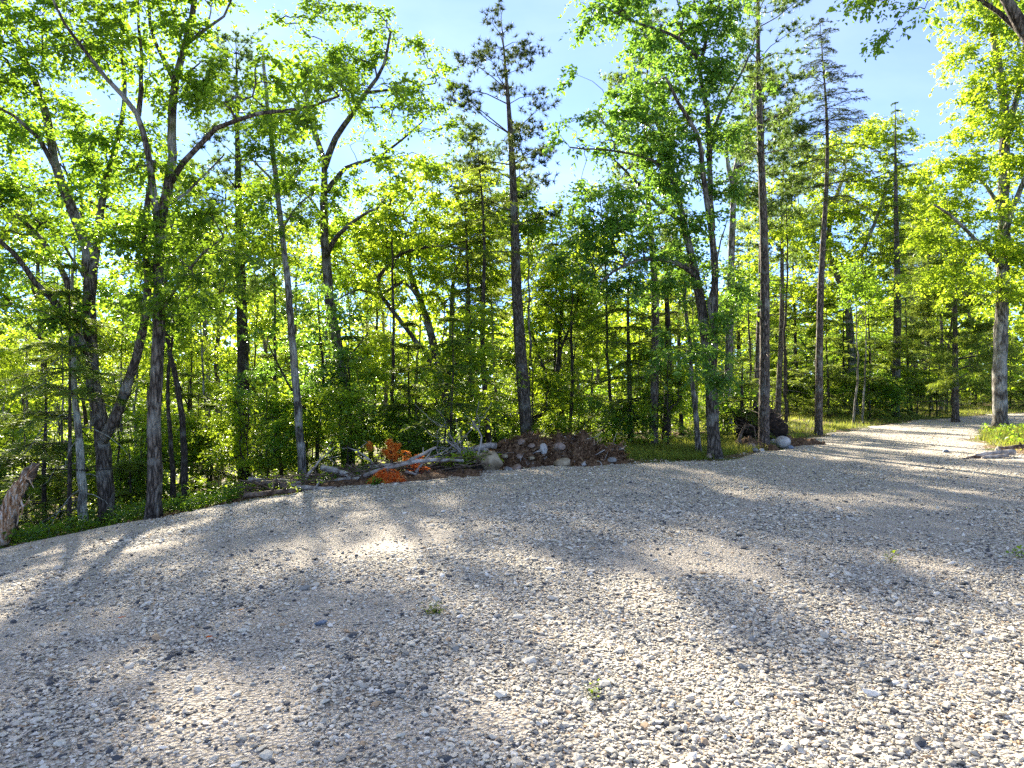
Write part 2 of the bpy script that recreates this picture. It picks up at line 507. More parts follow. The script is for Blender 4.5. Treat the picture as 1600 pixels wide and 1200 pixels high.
# single stones: the largest ones in view, each an object under the drive
iv, if_ = ico()
stone_meshes = []
for k in range(12):
    q = iv * (0.8 + 0.45 * R.random((12, 1))) * np.array([1, 0.6 + 0.3 * R.random(), 0.32 + 0.22 * R.random()])
    stone_meshes.append(mesh_np('stone', q, if_, M['stone'], smooth=False))


def lot_points(n, y0, y1, power, side=0.80, extra=1.0):
    """random points on the drive in the part the camera looks at, with a margin"""
    u = R.random(n * 3)
    y = y0 * (y1 / y0) ** (u ** power)
    x = (R.random(n * 3) * 2 - 1) * (side * y + extra)
    k = sd_lot(x, y) < 0.55 * R.random(n * 3) ** 3
    return x[k][:n], y[k][:n]


sx, sy = lot_points(300, 2.2, 7.5, 1.2, 0.74, 0.1)
sz = lot_z(sx, sy)
for i in range(len(sx)):
    s = 0.0155 + 0.014 * R.random() ** 2 + 0.004 * (sy[i] - 2.5) / 4
    o = link(bpy.data.objects.new('stone', stone_meshes[i % 12]), drive)
    o.location = (sx[i], sy[i], sz[i] + s * 0.28)
    o.scale = (s, s, s)
    o.rotation_euler = (R.normal(0, .18), R.normal(0, .18), R.random() * 6.28)

# the rest of the gravel: stones scattered with geometry nodes
x1, y1 = lot_points(235000, 1.5, 9.5, 0.80)
x2, y2 = lot_points(90000, 8.5, 34.0, 1.25)
px, py = np.concatenate([x1, x2]), np.concatenate([y1, y2])
keep = R.random(len(px)) > dustf(px, py) * 0.86
px, py = px[keep], py[keep]
ps = 0.0067 * np.exp(R.normal(0, .47, len(px))) * (1 + 0.022 * py)
ps = np.clip(ps, 0.005, 0.045)
pz = np.maximum(lot_z(px, py), land(px, py) - .16 * sstep(0, -.7, sd_lot(px, py))) + ps * 0.34
me = bpy.data.meshes.new('gravel')
me.vertices.add(len(px))
me.vertices.foreach_set('co', np.stack([px, py, pz], 1).astype(np.float32).ravel())
a = me.attributes.new('size', 'FLOAT', 'POINT'); a.data.foreach_set('value', ps.astype(np.float32))
rot = np.stack([R.normal(0, .22, len(px)), R.normal(0, .22, len(px)), R.random(len(px)) * 6.283], 1).astype(np.float32)
a = me.attributes.new('rot', 'FLOAT_VECTOR', 'POINT'); a.data.foreach_set('vector', rot.ravel())
me.materials.append(M['stone'])
gravel = tag(part('gravel', me, None), 'loose crushed grey and white stones covering the drive', 'gravel', kind='stuff')
ng = bpy.data.node_groups.new('gravel_scatter', 'GeometryNodeTree')
ng.interface.new_socket('Geometry', in_out='INPUT', socket_type='NodeSocketGeometry')
ng.interface.new_socket('Geometry', in_out='OUTPUT', socket_type='NodeSocketGeometry')
N = ng.nodes
gi, go = N.new('NodeGroupInput'), N.new('NodeGroupOutput')
join = N.new('GeometryNodeJoinGeometry')
for k in range(8):
    icn = N.new('GeometryNodeMeshIcoSphere'); icn.inputs['Radius'].default_value = 1.0; icn.inputs['Subdivisions'].default_value = 1
    sp = N.new('GeometryNodeSetPosition')
    rv = N.new('FunctionNodeRandomValue'); rv.data_type = 'FLOAT_VECTOR'
    rv.inputs[0].default_value = (-.38, -.38, -.38); rv.inputs[1].default_value = (.38, .38, .38)
    rv.inputs['Seed'].default_value = k * 7 + 3
    tr = N.new('GeometryNodeTransform'); tr.inputs['Scale'].default_value = (1.15, 0.62 + 0.06 * (k % 5), 0.30 + 0.05 * (k % 4))
    sm = N.new('GeometryNodeSetMaterial'); sm.inputs['Material'].default_value = M['stone']
    sh = N.new('GeometryNodeSetShadeSmooth'); sh.inputs['Shade Smooth'].default_value = False
    gti = N.new('GeometryNodeGeometryToInstance')
    ng.links.new(icn.outputs[0], sp.inputs[0]); ng.links.new(rv.outputs[0], sp.inputs['Offset'])
    ng.links.new(sp.outputs[0], tr.inputs[0]); ng.links.new(tr.outputs[0], sm.inputs[0])
    ng.links.new(sm.outputs[0], sh.inputs[0]); ng.links.new(sh.outputs[0], gti.inputs[0])
    ng.links.new(gti.outputs[0], join.inputs[0])
iop = N.new('GeometryNodeInstanceOnPoints')
iop.inputs['Pick Instance'].default_value = True
ri = N.new('FunctionNodeRandomValue'); ri.data_type = 'INT'; ri.inputs[4].default_value = 0; ri.inputs[5].default_value = 7
na = N.new('GeometryNodeInputNamedAttribute'); na.data_type = 'FLOAT'; na.inputs[0].default_value = 'size'
nr = N.new('GeometryNodeInputNamedAttribute'); nr.data_type = 'FLOAT_VECTOR'; nr.inputs[0].default_value = 'rot'
ng.links.new(gi.outputs[0], iop.inputs['Points']); ng.links.new(join.outputs[0], iop.inputs['Instance'])
ng.links.new(ri.outputs[2], iop.inputs['Instance Index'])
ng.links.new(na.outputs[0], iop.inputs['Scale']); ng.links.new(nr.outputs[0], iop.inputs['Rotation'])
ng.links.new(iop.outputs[0], go.inputs[0])
gm = gravel.modifiers.new('scatter', 'NODES'); gm.node_group = ng


# ------------------------------------------------------------------ wood and leaves: mesh makers
def smooth_line(pts, rad, seg=0.35, jit=0.0):
    """Catmull-Rom through the points, resampled, with a little wander"""
    pts = np.asarray(pts, float); rad = np.asarray(rad, float)
    n = len(pts)
    ext = np.vstack([2 * pts[0] - pts[1], pts, 2 * pts[-1] - pts[-2]])
    op, orr = [], []
    for i in range(n - 1):
        p0, p1, p2, p3 = ext[i:i + 4]
        k = max(1, int(np.linalg.norm(p2 - p1) / seg))
        for j in range(k):
            t = j / k
            op.append(0.5 * ((2 * p1) + (-p0 + p2) * t + (2 * p0 - 5 * p1 + 4 * p2 - p3) * t * t + (-p0 + 3 * p1 - 3 * p2 + p3) * t ** 3))
            orr.append(rad[i] * (1 - t) + rad[i + 1] * t)
    op.append(pts[-1]); orr.append(rad[-1])
    op = np.array(op); orr = np.array(orr)
    if jit and len(op) > 2:
        op[1:-1] += R.normal(0, 1, (len(op) - 2, 3)) * jit
    return op, orr


def tubes(lines, sides, lump=0.0):
    """lines: list of (pts, radii); returns verts, quads"""
    V, Fq, off = [], [], 0
    ang = np.arange(sides) * 2 * np.pi / sides
    ca, sa = np.cos(ang), np.sin(ang)
    ring = np.arange(sides)
    for pts, rad in lines:
        n = len(pts)
        t = np.gradient(pts, axis=0)
        t /= np.linalg.norm(t, axis=1, keepdims=True) + 1e-9
        a = np.array([1.0, 0, 0]) if abs(t[0][0]) < 0.8 else np.array([0, 1.0, 0])
        b1 = np.cross(t, a); b1 /= np.linalg.norm(b1, axis=1, keepdims=True) + 1e-9
        b2 = np.cross(t, b1)
        rr = rad[:, None] * (np.ones((1, sides)) if not lump else 1 + lump * R.normal(0, 1, (n, sides)))
        v = pts[:, None, :] + b1[:, None, :] * (ca[None, :] * rr)[..., None] + b2[:, None, :] * (sa[None, :] * rr)[..., None]
        V.append(v.reshape(-1, 3))
        base = off + np.arange(n - 1)[:, None] * sides
        q = np.stack([base + ring, base + (ring + 1) % sides, base + sides + (ring + 1) % sides, base + sides + ring], -1)
        Fq.append(q.reshape(-1, 4))
        cap = off + (n - 1) * sides
        if sides == 4: Fq.append(np.array([[cap, cap + 1, cap + 2, cap + 3]]))
        elif sides >= 6:
            Fq.append(np.array([[cap, cap + i, cap + i + 1, cap + i + 2] for i in range(1, sides - 2, 2)]))
            Fq.append(np.array([[off, off + i + 2, off + i + 1, off + i] for i in range(1, sides - 2, 2)]))
        off += n * sides
    return np.vstack(V), np.vstack(Fq)


def tube_mesh(name, lines, sides, mat, lump=0.0, smooth=True):
    v, f = tubes(lines, sides, lump)
    return mesh_np(name, v, f, mat, smooth)


def unit(a):
    return a / (np.linalg.norm(a, axis=-1, keepdims=True) + 1e-9)


def leaves_np(c, d, n, L, W, fold=0.25):
    """rhombic leaves folded along the midrib: base c, direction d, normal n"""
    d = unit(d); s = unit(np.cross(d, n)); n = np.cross(s, d)
    L = L[:, None]; W = W[:, None]
    tip = c + d * L - n * L * 0.08
    le = c + d * L * 0.52 + s * W * .5 + n * W * fold
    ri = c + d * L * 0.52 - s * W * .5 + n * W * fold
    v = np.stack([c, ri, tip, le], 1).reshape(-1, 3)
    b = np.arange(len(c)) * 4
    f = np.concatenate([np.stack([b, b + 1, b + 2], 1), np.stack([b, b + 2, b + 3], 1)])
    return v, f


def leaf_mesh(name, pts, dirs, mat, leaf=0.11, per=40, spread=0.33, droop=0.3, rng=R):
    """sprays of leaves: at each point several little twigs, leaves on both sides of each"""
    n = len(pts)
    K = 5
    m = max(2, per // K)
    flat = np.array([1, 1, 0.55])
    td = unit(unit(dirs)[:, None, :] * 0.7 + rng.normal(0, 0.75, (n, K, 3)) * flat)
    tl = spread * (0.6 + 0.8 * rng.random((n, K)))
    fr = (np.arange(m) + 0.6) / m
    pos = pts[:, None, None, :] + td[:, :, None, :] * (tl[:, :, None] * fr)[..., None]
    pos = pos - np.array([0, 0, 1]) * (tl[:, :, None] * fr ** 2 * droop)[..., None]
    pos = pos + rng.normal(0, 0.03, pos.shape)
    side = np.cross(td, np.array([0, 0, 1.0]))
    side = unit(side)
    sg = np.where(np.arange(m) % 2 == 0, 1.0, -1.0)
    d = td[:, :, None, :] * 0.55 + side[:, :, None, :] * sg[None, None, :, None] * 0.8 + rng.normal(0, .35, pos.shape)
    d[..., 2] -= droop * (0.4 + 1.2 * rng.random(d.shape[:-1]))
    nn = np.array([0, 0, 1.0]) + rng.normal(0, .45, pos.shape)
    pos, d, nn = pos.reshape(-1, 3), d.reshape(-1, 3), nn.reshape(-1, 3)
    L = leaf * np.exp(rng.normal(-.05, .33, len(pos)))
    W = L * (0.5 + 0.22 * rng.random(len(pos)))
    v, f = leaves_np(pos, d, nn, L, W)
    cl = np.repeat(rng.random(n), K * m)
    var = np.clip(0.5 * cl + 0.5 * rng.random(len(pos)), 0, 1)
    return mesh_np(name, v, f, mat, False, np.repeat(var, 4))


def grow(limbs, pts, rng=R, min_frac=0.3, base_r=0.0055):
    """connect every foliage point to the nearest limb or twig; returns twig lines and the end directions"""
    nodes, owner = [], []
    for pl, rd in limbs:
        k0 = int(len(pl) * min_frac)
        nodes.append(pl[k0:])
        owner += [-1] * len(pl[k0:])
    nodes = np.vstack(nodes)
    cap = len(nodes) + len(pts) * 4
    arr = np.zeros((cap, 3)); arr[:len(nodes)] = nodes
    own = np.full(cap, -1, int); cnt = len(nodes)
    d0 = np.array([np.min(np.linalg.norm(nodes - p, axis=1)) for p in pts])
    order = np.argsort(d0)
    lines, parent = [], []
    ends = np.zeros((len(pts), 3))
    for i in order:
        p = pts[i]
        df = p - arr[:cnt]
        cost = np.linalg.norm(df, axis=1) + 0.45 * np.maximum(0, 0.15 - df[:, 2])
        j = int(np.argmin(cost))
        a = arr[j]
        L = np.linalg.norm(p - a)
        t = np.array([0, 0.3, 0.55, 0.8, 1.0])[:, None]
        ln = a + (p - a) * t
        ln[:, 2] += (np.sin(t[:, 0] * np.pi) * L * 0.10)
        ln[1:4] += rng.normal(0, 0.05, (3, 3)) * L
        lines.append(ln); parent.append(own[j])
        arr[cnt:cnt + 4] = ln[1:]; own[cnt:cnt + 4] = len(lines) - 1; cnt += 4
        ends[i] = ln[-1] - ln[-2]
    load = np.ones(len(lines))
    for k in range(len(lines) - 1, -1, -1):
        if parent[k] >= 0: load[parent[k]] += load[k]
    out = []
    for k, ln in enumerate(lines):
        r0 = base_r * load[k] ** 0.48
        out.append((ln, np.linspace(r0, max(r0 * 0.55, base_r * .6), 5)))
    return out, ends


def ell_points(c, r, n, rng=R):
    """points in an ellipsoid, gathered in little clumps with gaps between them"""
    r = np.asarray(r, float)
    m = max(1, n // 3)
    ctr = unit(rng.normal(0, 1, (m, 3))) * (rng.random((m, 1)) ** 0.42) * r
    q = ctr[rng.integers(0, m, n)] + rng.normal(0, 1, (n, 3)) * np.minimum(r * .3, .26) * np.array([1, 1, .7])
    return np.asarray(c) + q


HERO = []


def px_tree(name, label, D, limbs, blobs, bark, leaf, leafsize=0.11, per=40, dens=1.0, group='trees', cat='tree', spread=0.40, droop=0.3, dead=()):
    """a broadleaf tree whose stems and leaf masses are given by where they stand at distance D"""
    u0, v0 = limbs[0][0][0]
    bx = (u0 - 800) / F * D
    bz = zl(bx, D)
    root = empty(name, (bx, D, bz))
    tag(root, label, cat, group)
    org = np.array([bx, D, bz])
    L3 = []
    for k, (pix, w0, w1, dy) in enumerate(limbs):
        n = len(pix)
        p = np.array([P(u, v, D + dy * (i / (n - 1)) ** 1.3 + (0 if k == 0 else 0)) for i, (u, v) in enumerate(pix)])
        rad = np.linspace(w0, w1, n) / F * D / 2
        if k == 0:
            p[0] = (bx, D, bz - 0.2)
            p = np.insert(p, 1, p[0] + (p[1] - p[0]) * min(0.5, 0.55 / max(0.6, np.linalg.norm(p[1] - p[0]))), axis=0)
            rad = np.insert(rad, 1, rad[0]); rad[0] *= 1.55
        L3.append(smooth_line(p - org, rad, 0.28, 0.007))
    part('trunk', tube_mesh('trunk', L3, 14, M[bark], 0.05), root)
    pts = []
    for b in blobs:
        u, v, ru, rv = b[:4]
        dy = b[4] if len(b) > 4 else 0.0
        dn = b[5] if len(b) > 5 else 1.0
        c = P(u, v, D + dy); sx_, sz_ = 1.12 * ru / F * D, 1.12 * rv / F * D
        n = max(2, int(17.0 * dens * dn * sx_ * sz_ * 3.14))
        pts.append(ell_points(c - org, (sx_, 0.9 * max(sx_, sz_), sz_), n))
    if pts:
        pts = np.vstack(pts)
        tw, ends = grow(L3, pts)
        tw += [smooth_line(np.array([P(u, v, D + dd) for (u, v, dd) in q]) - org, np.linspace(w / F * D / 2, 0.005, len(q)), 0.3, 0.02) for q, w in dead]
        part('branches', tube_mesh('branches', tw, 4, M[bark]), root)
        part('crown', leaf_mesh('crown', pts, ends, M[leaf], leafsize * .76, int(per * 1.9), spread, droop), root)
    return root


# ------------------------------------------------------------------ conifers
def conifer_lines(h, r0, first, blen, whorl, shape, rise, droopy, rng, dead_to=0.0, gap=0.0):
    """trunk line, live branch lines, dead branch lines"""
    tp = np.array([(0, 0, -0.2), (0, 0, 0.3), (0.0, 0, h * .35), (0, 0, h * .7), (0, 0, h)], float)
    tp[2:4, :2] += rng.normal(0, 0.008 * h, (2, 2))
    trunk = smooth_line(tp, [r0 * 1.4, r0, r0 * .8, r0 * .45, 0.008], 0.4, 0.0)
    def at(z):
        i = np.searchsorted(trunk[0][:, 2], z)
        return trunk[0][min(i, len(trunk[0]) - 1)]
    live, dead = [], []
    z = first
    while z < h * 0.985:
        f = (z - first) / (h - first)
        k = rng.integers(whorl[0], whorl[1] + 1)
        a0 = rng.random() * 6.28
        for j in range(k):
            if rng.random() < gap + .1: continue
            a = a0 + j * 6.283 / k + rng.normal(0, .25)
            L = blen * shape(f) * (0.45 + 0.8 * rng.random())
            if L < 0.05: continue
            t = np.array([0, .35, .7, 1.0])
            rs, dr = rise + rng.normal(0, .12), droopy + rng.normal(0, .08)
            o = np.stack([np.cos(a) * L * t, np.sin(a) * L * t, L * (rs * t - dr * t * t)], 1)
            o[1:] += rng.normal(0, 0.03 * L, (3, 3))
            b = at(z + rng.normal(0, .16)) + o
            live.append((b, np.linspace(0.006 + 0.008 * L, 0.004, 4)))
        z += (0.26 + 0.10 * rng.random()) * max(0.6, blen / 1.6) * (1 - 0.45 * f)
    z = 0.7
    while z < dead_to:
        a = rng.random() * 6.28; L = blen * (0.35 + 0.7 * rng.random())
        t = np.array([0, .4, .75, 1.0])
        o = np.stack([np.cos(a) * L * t, np.sin(a) * L * t, L * (0.1 * t - 0.25 * t * t)], 1); o[1:] += rng.normal(0, 0.05 * L, (3, 3))
        dead.append((at(z) + o, np.linspace(0.010, 0.003, 4)))
        z += 0.12 + 0.25 * rng.random()
    return trunk, live, dead


def slivers(c, d, n, L, W, rng):
    d = unit(d); s = unit(np.cross(d, n))
    v = np.stack([c - s * (W / 2)[:, None], c + s * (W / 2)[:, None], c + d * L[:, None]], 1).reshape(-1, 3)
    return v, np.arange(len(c) * 3).reshape(-1, 3)


def frond_mesh(name, live, mat, rng, step=0.075, twig=0.36, nl=0.085, nw=0.021, nper=10, droop=0.15):
    """flat sprays of needles along both sides of every branch"""
    C, Dv, Up = [], [], []
    for b, _ in live:
        L = np.linalg.norm(b[-1] - b[0])
        n = max(3, int(L / step))
        t = np.linspace(0.12, 1.0, n)
        i = np.clip((t * 3).astype(int), 0, 2); fr = t * 3 - i
        p = b[i] * (1 - fr)[:, None] + b[i + 1] * fr[:, None]
        d = unit(b[i + 1] - b[i])
        s = unit(np.cross(d, [0, 0, 1.0]))
        tl = np.minimum(twig, L * 0.42) * (1.08 - 0.78 * t) * (0.7 + 0.5 * rng.random(n))
        for sg in (1, -1):
            td = unit(d * 0.75 + s * sg * 0.9 + rng.normal(0, .24, (n, 3)) - np.array([0, 0, droop]))
            q = (np.arange(nper) + rng.random(nper)) / nper
            pos = p[:, None, :] + td[:, None, :] * (tl[:, None] * q[None, :])[..., None]
            sd2 = np.cross(td, [0, 0, 1.0])
            alt = np.where(np.arange(nper) % 2 == 0, 1.0, -1.0)
            nd = td[:, None, :] * 0.8 + sd2[:, None, :] * alt[None, :, None] * 0.75 + rng.normal(0, .25, pos.shape)
            C.append(pos.reshape(-1, 3)); Dv.append(nd.reshape(-1, 3))
    C, Dv = np.vstack(C), np.vstack(Dv)
    L = nl * (0.7 + 0.6 * rng.random(len(C))); W = nw * (0.8 + 0.5 * rng.random(len(C)))
    v, f = slivers(C, Dv, np.array([0, 0, 1.0]) + rng.normal(0, .5, C.shape), L, W, rng)
    return mesh_np(name, v, f, mat, False, np.repeat(rng.random(len(C)), 3))


def tuft_mesh(name, live, mat, rng, tufts=9, per=22, nl=0.14, nw=0.018, spread=0.35, start=0.45):
    """pine: bursts of long needles towards the ends of the branches"""
    C, Dv = [], []
    for b, _ in live:
        L = np.linalg.norm(b[-1] - b[0])
        n = max(3, int(tufts * min(1.6, L)))
        t = start + (1 - start) * rng.random(n) ** 0.8
        i = np.clip((t * 3).astype(int), 0, 2); fr = t * 3 - i
        p = b[i] * (1 - fr)[:, None] + b[i + 1] * fr[:, None]
        p = p + rng.normal(0, spread * 0.5, (n, 3)) * np.array([1, 1, .45]) * min(1.0, L)
        ax = unit((b[-1] - b[0])[None, :] * 0.4 + rng.normal(0, .5, (n, 3)) + np.array([0, 0, .5]))
        d = ax[:, None, :] * 0.7 + rng.normal(0, .75, (n, per, 3))
        C.append(np.repeat(p, per, 0)); Dv.append(d.reshape(-1, 3))
    C, Dv = np.vstack(C), np.vstack(Dv)
    L = nl * (0.7 + 0.6 * rng.random(len(C))); W = nw * (0.8 + 0.5 * rng.random(len(C)))
    v, f = slivers(C, Dv, rng.normal(0, 1, C.shape), L, W, rng)
    return mesh_np(name, v, f, mat, False, np.repeat(rng.random(len(C)), 3))


def spruce_shape(f): return (1 - f) ** 0.85 * (0.75 + 0.25 * min(1, f * 5)) + 0.03
def pine_shape(f): return (1 - f) ** 0.6 * (0.55 + 0.45 * min(1, f * 3)) + 0.06


def make_conifer(name, h, r0, first, blen, kind, bark, leaf, seed, dead_to=0.0, whorl=(5, 7), gap=0.0, dens=1.0, shape=None, rise=None, droopy=None, top_only=None):
    rng = np.random.default_rng(seed)
    if kind == 'spruce':
        trunk, live, dead = conifer_lines(h, r0, first, blen, whorl, shape or spruce_shape, .12 if rise is None else rise, .30 if droopy is None else droopy, rng, dead_to, gap)
    else:
        trunk, live, dead = conifer_lines(h, r0, first, blen, whorl, shape or pine_shape, .30 if rise is None else rise, .02 if droopy is None else droopy, rng, dead_to, gap)
    parts = [('trunk', tube_mesh('trunk', [trunk], 10, M[bark], 0.03)), ('branches', tube_mesh('branches', live + dead, 4, M['dark'] if kind == 'spruce' else M[bark]))]
    if kind == 'spruce':
        parts.append(('crown', frond_mesh('crown', live, M[leaf], rng, 0.085 / dens)))
    else:
        parts.append(('crown', tuft_mesh('crown', live, M[leaf], rng, int(20 * dens))))
    return parts


def place(name, parts, loc, rz, sc, label, cat, group):
    o = empty(name, loc)
    o.rotation_euler = (0, 0, rz)
    o.scale = (sc, sc, sc) if not isinstance(sc, tuple) else sc
    tag(o, label, cat, group)
    for nm, me in parts:
        part(nm, me, o)
    return o


# ------------------------------------------------------------------ prototypes of woodland trees (shared mesh data)
def make_broadleaf(h, r0, crown, bark, leaf, seed, leafsize=0.11, per=34, npts=150, lean=0.05, fork=2, first=0.35, spread=0.4, droop=.3):
    """crown: (centre height share, radius, half height)"""
    rng = np.random.default_rng(seed)
    tp = np.array([(0, 0, -.2), (0, 0, .35), (0, 0, h * .3), (0, 0, h * .6), (0, 0, h * .92)], float)
    tp[2:, :2] += np.cumsum(rng.normal(0, lean * h * .3, (3, 2)), 0)
    limbs = [smooth_line(tp, [r0 * 1.5, r0, r0 * .8, r0 * .5, .012], .35, .015)]
    for k in range(fork):
        i = int(len(limbs[0][0]) * (first + 0.12 * k + .1 * rng.random()))
        a = rng.random() * 6.28; b = limbs[0][0][i]
        L = crown[1] * (.7 + .4 * rng.random())
        q = np.array([b, b + [np.cos(a) * L * .35, np.sin(a) * L * .35, L * .5], b + [np.cos(a) * L * .75, np.sin(a) * L * .75, L * 1.05]])
        limbs.append(smooth_line(q, [limbs[0][1][i] * .6, limbs[0][1][i] * .45, .012], .3, .02))
    pts = []
    nb = 9
    for k in range(nb):
        c = unit(rng.normal(0, 1, 3)) * (0.35 + 0.6 * rng.random()) * np.array([crown[1], crown[1], crown[2]]) + np.array([tp[3, 0], tp[3, 1], h * crown[0]])
        rr = crown[1] * (.28 + .25 * rng.random())
        pts.append(ell_points(c, (rr, rr, rr * .5), npts // nb, rng))
    pts = np.vstack(pts)
    tw, ends = grow(limbs, pts, rng)
    return [('trunk', tube_mesh('trunk', limbs, 10, M[bark], 0.03)), ('branches', tube_mesh('branches', tw, 4, M[bark])),
            ('crown', leaf_mesh('crown', pts, ends, M[leaf], leafsize, per, spread, droop, rng))]


# ------------------------------------------------------------------ the trees at the edge of the drive, one by one
G_EDGE = 'tall trees along the edge of the gravel'
px_tree('oak_tree', 'rugged oak splitting low into two stems, beside the pale lichen-crusted tree', 12.3, [
    ([(170, 812), (163, 735), (157, 655), (145, 591), (139, 467), (141, 412), (124, 356), (98, 290), (84, 250), (75, 187), (56, 131), (34, 82), (11, 20), (-10, -60)], 23, 7, 0.8),
    ([(160, 690), (180, 655), (200, 600), (212, 560), (225, 505), (232, 430), (226, 380), (228, 330), (240, 250)], 17, 7, -0.9),
    ([(140, 480), (150, 390), (162, 300), (180, 230), (195, 140), (190, 60), (200, -40)], 13, 4, 1.2),
    ([(137, 560), (109, 505), (80, 465), (56, 441), (20, 395), (-30, 350)], 14, 5, -1.2),
    ([(118, 520), (105, 440), (72, 385), (40, 348), (0, 322), (-60, 280)], 11, 4, 1.2),
    ([(86, 262), (60, 215), (20, 180), (-40, 150)], 8, 3, -0.6)],
    [(20, 40, 75, 45), (45, 130, 55, 40), (-30, 90, 60, 70), (10, 215, 60, 30), (20, 290, 70, 22), (110, 210, 45, 28), (175, 200, 50, 30),
     (40, 360, 70, 22, .5, .6), (-40, 300, 60, 80), (150, 260, 45, 25), (90, 20, 60, 30), (150, 90, 40, 30, 1), (-60, -60, 90, 80, 0, .5), (80, -120, 120, 70, 0, .5), (200, -140, 100, 70, 0, .5),
     (60, 430, 60, 25, -.6, .7), (15, 480, 60, 35, -.8, .8), (180, 330, 40, 25, -.5)],
    'oak', 'leaf_oak', 0.105, 40, 1.1, G_EDGE)

px_tree('oak_tree', 'tall grey oak with long limb arching under the bright gap in the canopy', 11.5, [
    ([(240, 812), (241, 735), (241, 655), (246, 560), (248, 486), (248, 431), (251, 356), (262, 300), (268, 244), (270, 169), (272, 124), (285, 80), (298, 35), (310, -40), (330, -150)], 22, 7, 0.6),
    ([(267, 285), (285, 255), (307, 232), (337, 202), (370, 188), (405, 176), (440, 172), (485, 168), (530, 150)], 10, 3, -1.0),
    ([(248, 360), (240, 311), (232, 244), (214, 176), (190, 148), (165, 120), (124, 67), (101, 37), (70, -30)], 11, 3, -0.8),
    ([(216, 180), (219, 140), (221, 94), (217, 40), (214, -60)], 8, 3, 0.8),
    ([(272, 126), (259, 100), (240, 60), (232, 10), (220, -80)], 8, 3, 0.5),
    ([(256, 480), (277, 446), (319, 394), (349, 371)], 6, 2, -0.4),
    ([(262, 320), (290, 300), (330, 262), (350, 242)], 5, 2, 0.9),
    ([(290, 70), (320, 45), (350, 25), (370, -20)], 6, 2, -0.4)],
    [(170, 20, 60, 30), (250, 40, 50, 30), (320, 30, 45, 32), (200, 80, 50, 26), (280, 100, 45, 25), (345, 110, 30, 35), (130, 80, 40, 25),
     (300, 160, 35, 22), (250, 140, 30, 20, .5), (420, 110, 45, 26), (480, 120, 45, 30), (430, 165, 50, 18), (500, 165, 45, 18, -.8), (380, 150, 28, 16, -.4),
     (210, 250, 50, 28), (300, 270, 40, 18, 0, .7), (260, 340, 60, 28), (330, 345, 55, 24), (200, 395, 55, 28), (290, 400, 60, 26), (370, 390, 45, 24),
     (230, 460, 50, 24), (330, 450, 55, 26), (280, 500, 40, 22, .5), (280, -120, 130, 70, 0, .5), (150, -60, 80, 50, 0, .5), (350, -60, 60, 40, 0, .5), (560, 130, 40, 22, -1)],
    'oak', 'leaf_oak', 0.105, 40, 1.1, G_EDGE)

px_tree('maple_tree', 'thin brown leaning trunk close behind the tall grey oak', 13.2, [
    ([(290, 800), (288, 730), (285, 655), (276, 600), (266, 550), (258, 480), (262, 400), (270, 330)], 11, 4, 0.5)],
    [(262, 420, 40, 30), (300, 480, 40, 22), (240, 520, 35, 20), (270, 350, 40, 26)], 'dark', 'leaf_oak', 0.09, 36, 0.8, G_EDGE)
px_tree('maple_tree', 'thinner sapling trunk just behind the leaning brown trunk', 14.2, [
    ([(271, 790), (270, 737), (266, 680), (262, 610), (268, 540), (275, 470)], 9, 3, 0.3)],
    [(290, 500, 40, 22), (255, 560, 30, 18), (300, 440, 40, 20)], 'dark', 'leaf_maple', 0.09, 34, 0.7, G_EDGE)
px_tree('maple_tree', 'straight slim maple rising from the cut-log end of the brush pile', 14.6, [
    ([(473, 770), (472, 741), (466, 640), (456, 524), (450, 440), (439, 356), (427, 244), (420, 180), (414, 120), (410, 70)], 14, 4, 0.2),
    ([(440, 360), (465, 320), (490, 300)], 4, 2, -.5), ([(432, 290), (405, 260), (385, 240)], 4, 2, .4)],
    [(420, 235, 40, 24), (455, 250, 40, 22), (400, 290, 40, 20), (470, 300, 40, 22), (430, 330, 40, 20), (400, 200, 35, 22), (450, 205, 40, 18), (425, 140, 30, 24, 0, .7), (480, 340, 35, 22), (400, 360, 36, 20)],
    'maple', 'leaf_oak', 0.10, 36, 1.0, G_EDGE)
px_tree('oak_tree', 'crooked oak with reddish backlit crown, spreading over the brush pile', 18.0, [
    ([(545, 760), (540, 660), (530, 560), (519, 500), (511, 431), (507, 356), (506, 300), (507, 255), (492, 205), (480, 160), (470, 110)], 20, 5, 0.5),
    ([(507, 262), (525, 215), (548, 180), (575, 140), (600, 100), (610, 50)], 11, 3, -1.0),
    ([(510, 300), (540, 262), (580, 250), (620, 225), (660, 190)], 8, 2, 1.0),
    ([(510, 400), (530, 365), (560, 340), (590, 325)], 9, 3, -0.8),
    ([(508, 350), (485, 310), (460, 290)], 6, 2, 0.8),
    ([(570, 145), (620, 140), (680, 130)], 5, 2, 0.5)],
    [(500, 30, 50, 22), (560, 25, 50, 16), (600, 50, 40, 16), (490, 110, 45, 32), (550, 110, 55, 28), (610, 120, 50, 24), (660, 140, 50, 16), (690, 110, 30, 14), (640, 60, 30, 14, 0, .6),
     (560, 170, 45, 20), (620, 190, 50, 16), (590, 225, 45, 16), (650, 70, 22, 16, 0, .6), (460, 200, 36, 18), (470, 270, 40, 18), (555, 290, 50, 20), (610, 300, 45, 18), (520, 330, 40, 20), (660, 250, 40, 14, 0, .7), (668, 190, 32, 14)],
    'oak', 'leaf_oak', 0.115, 36, 0.85, G_EDGE)
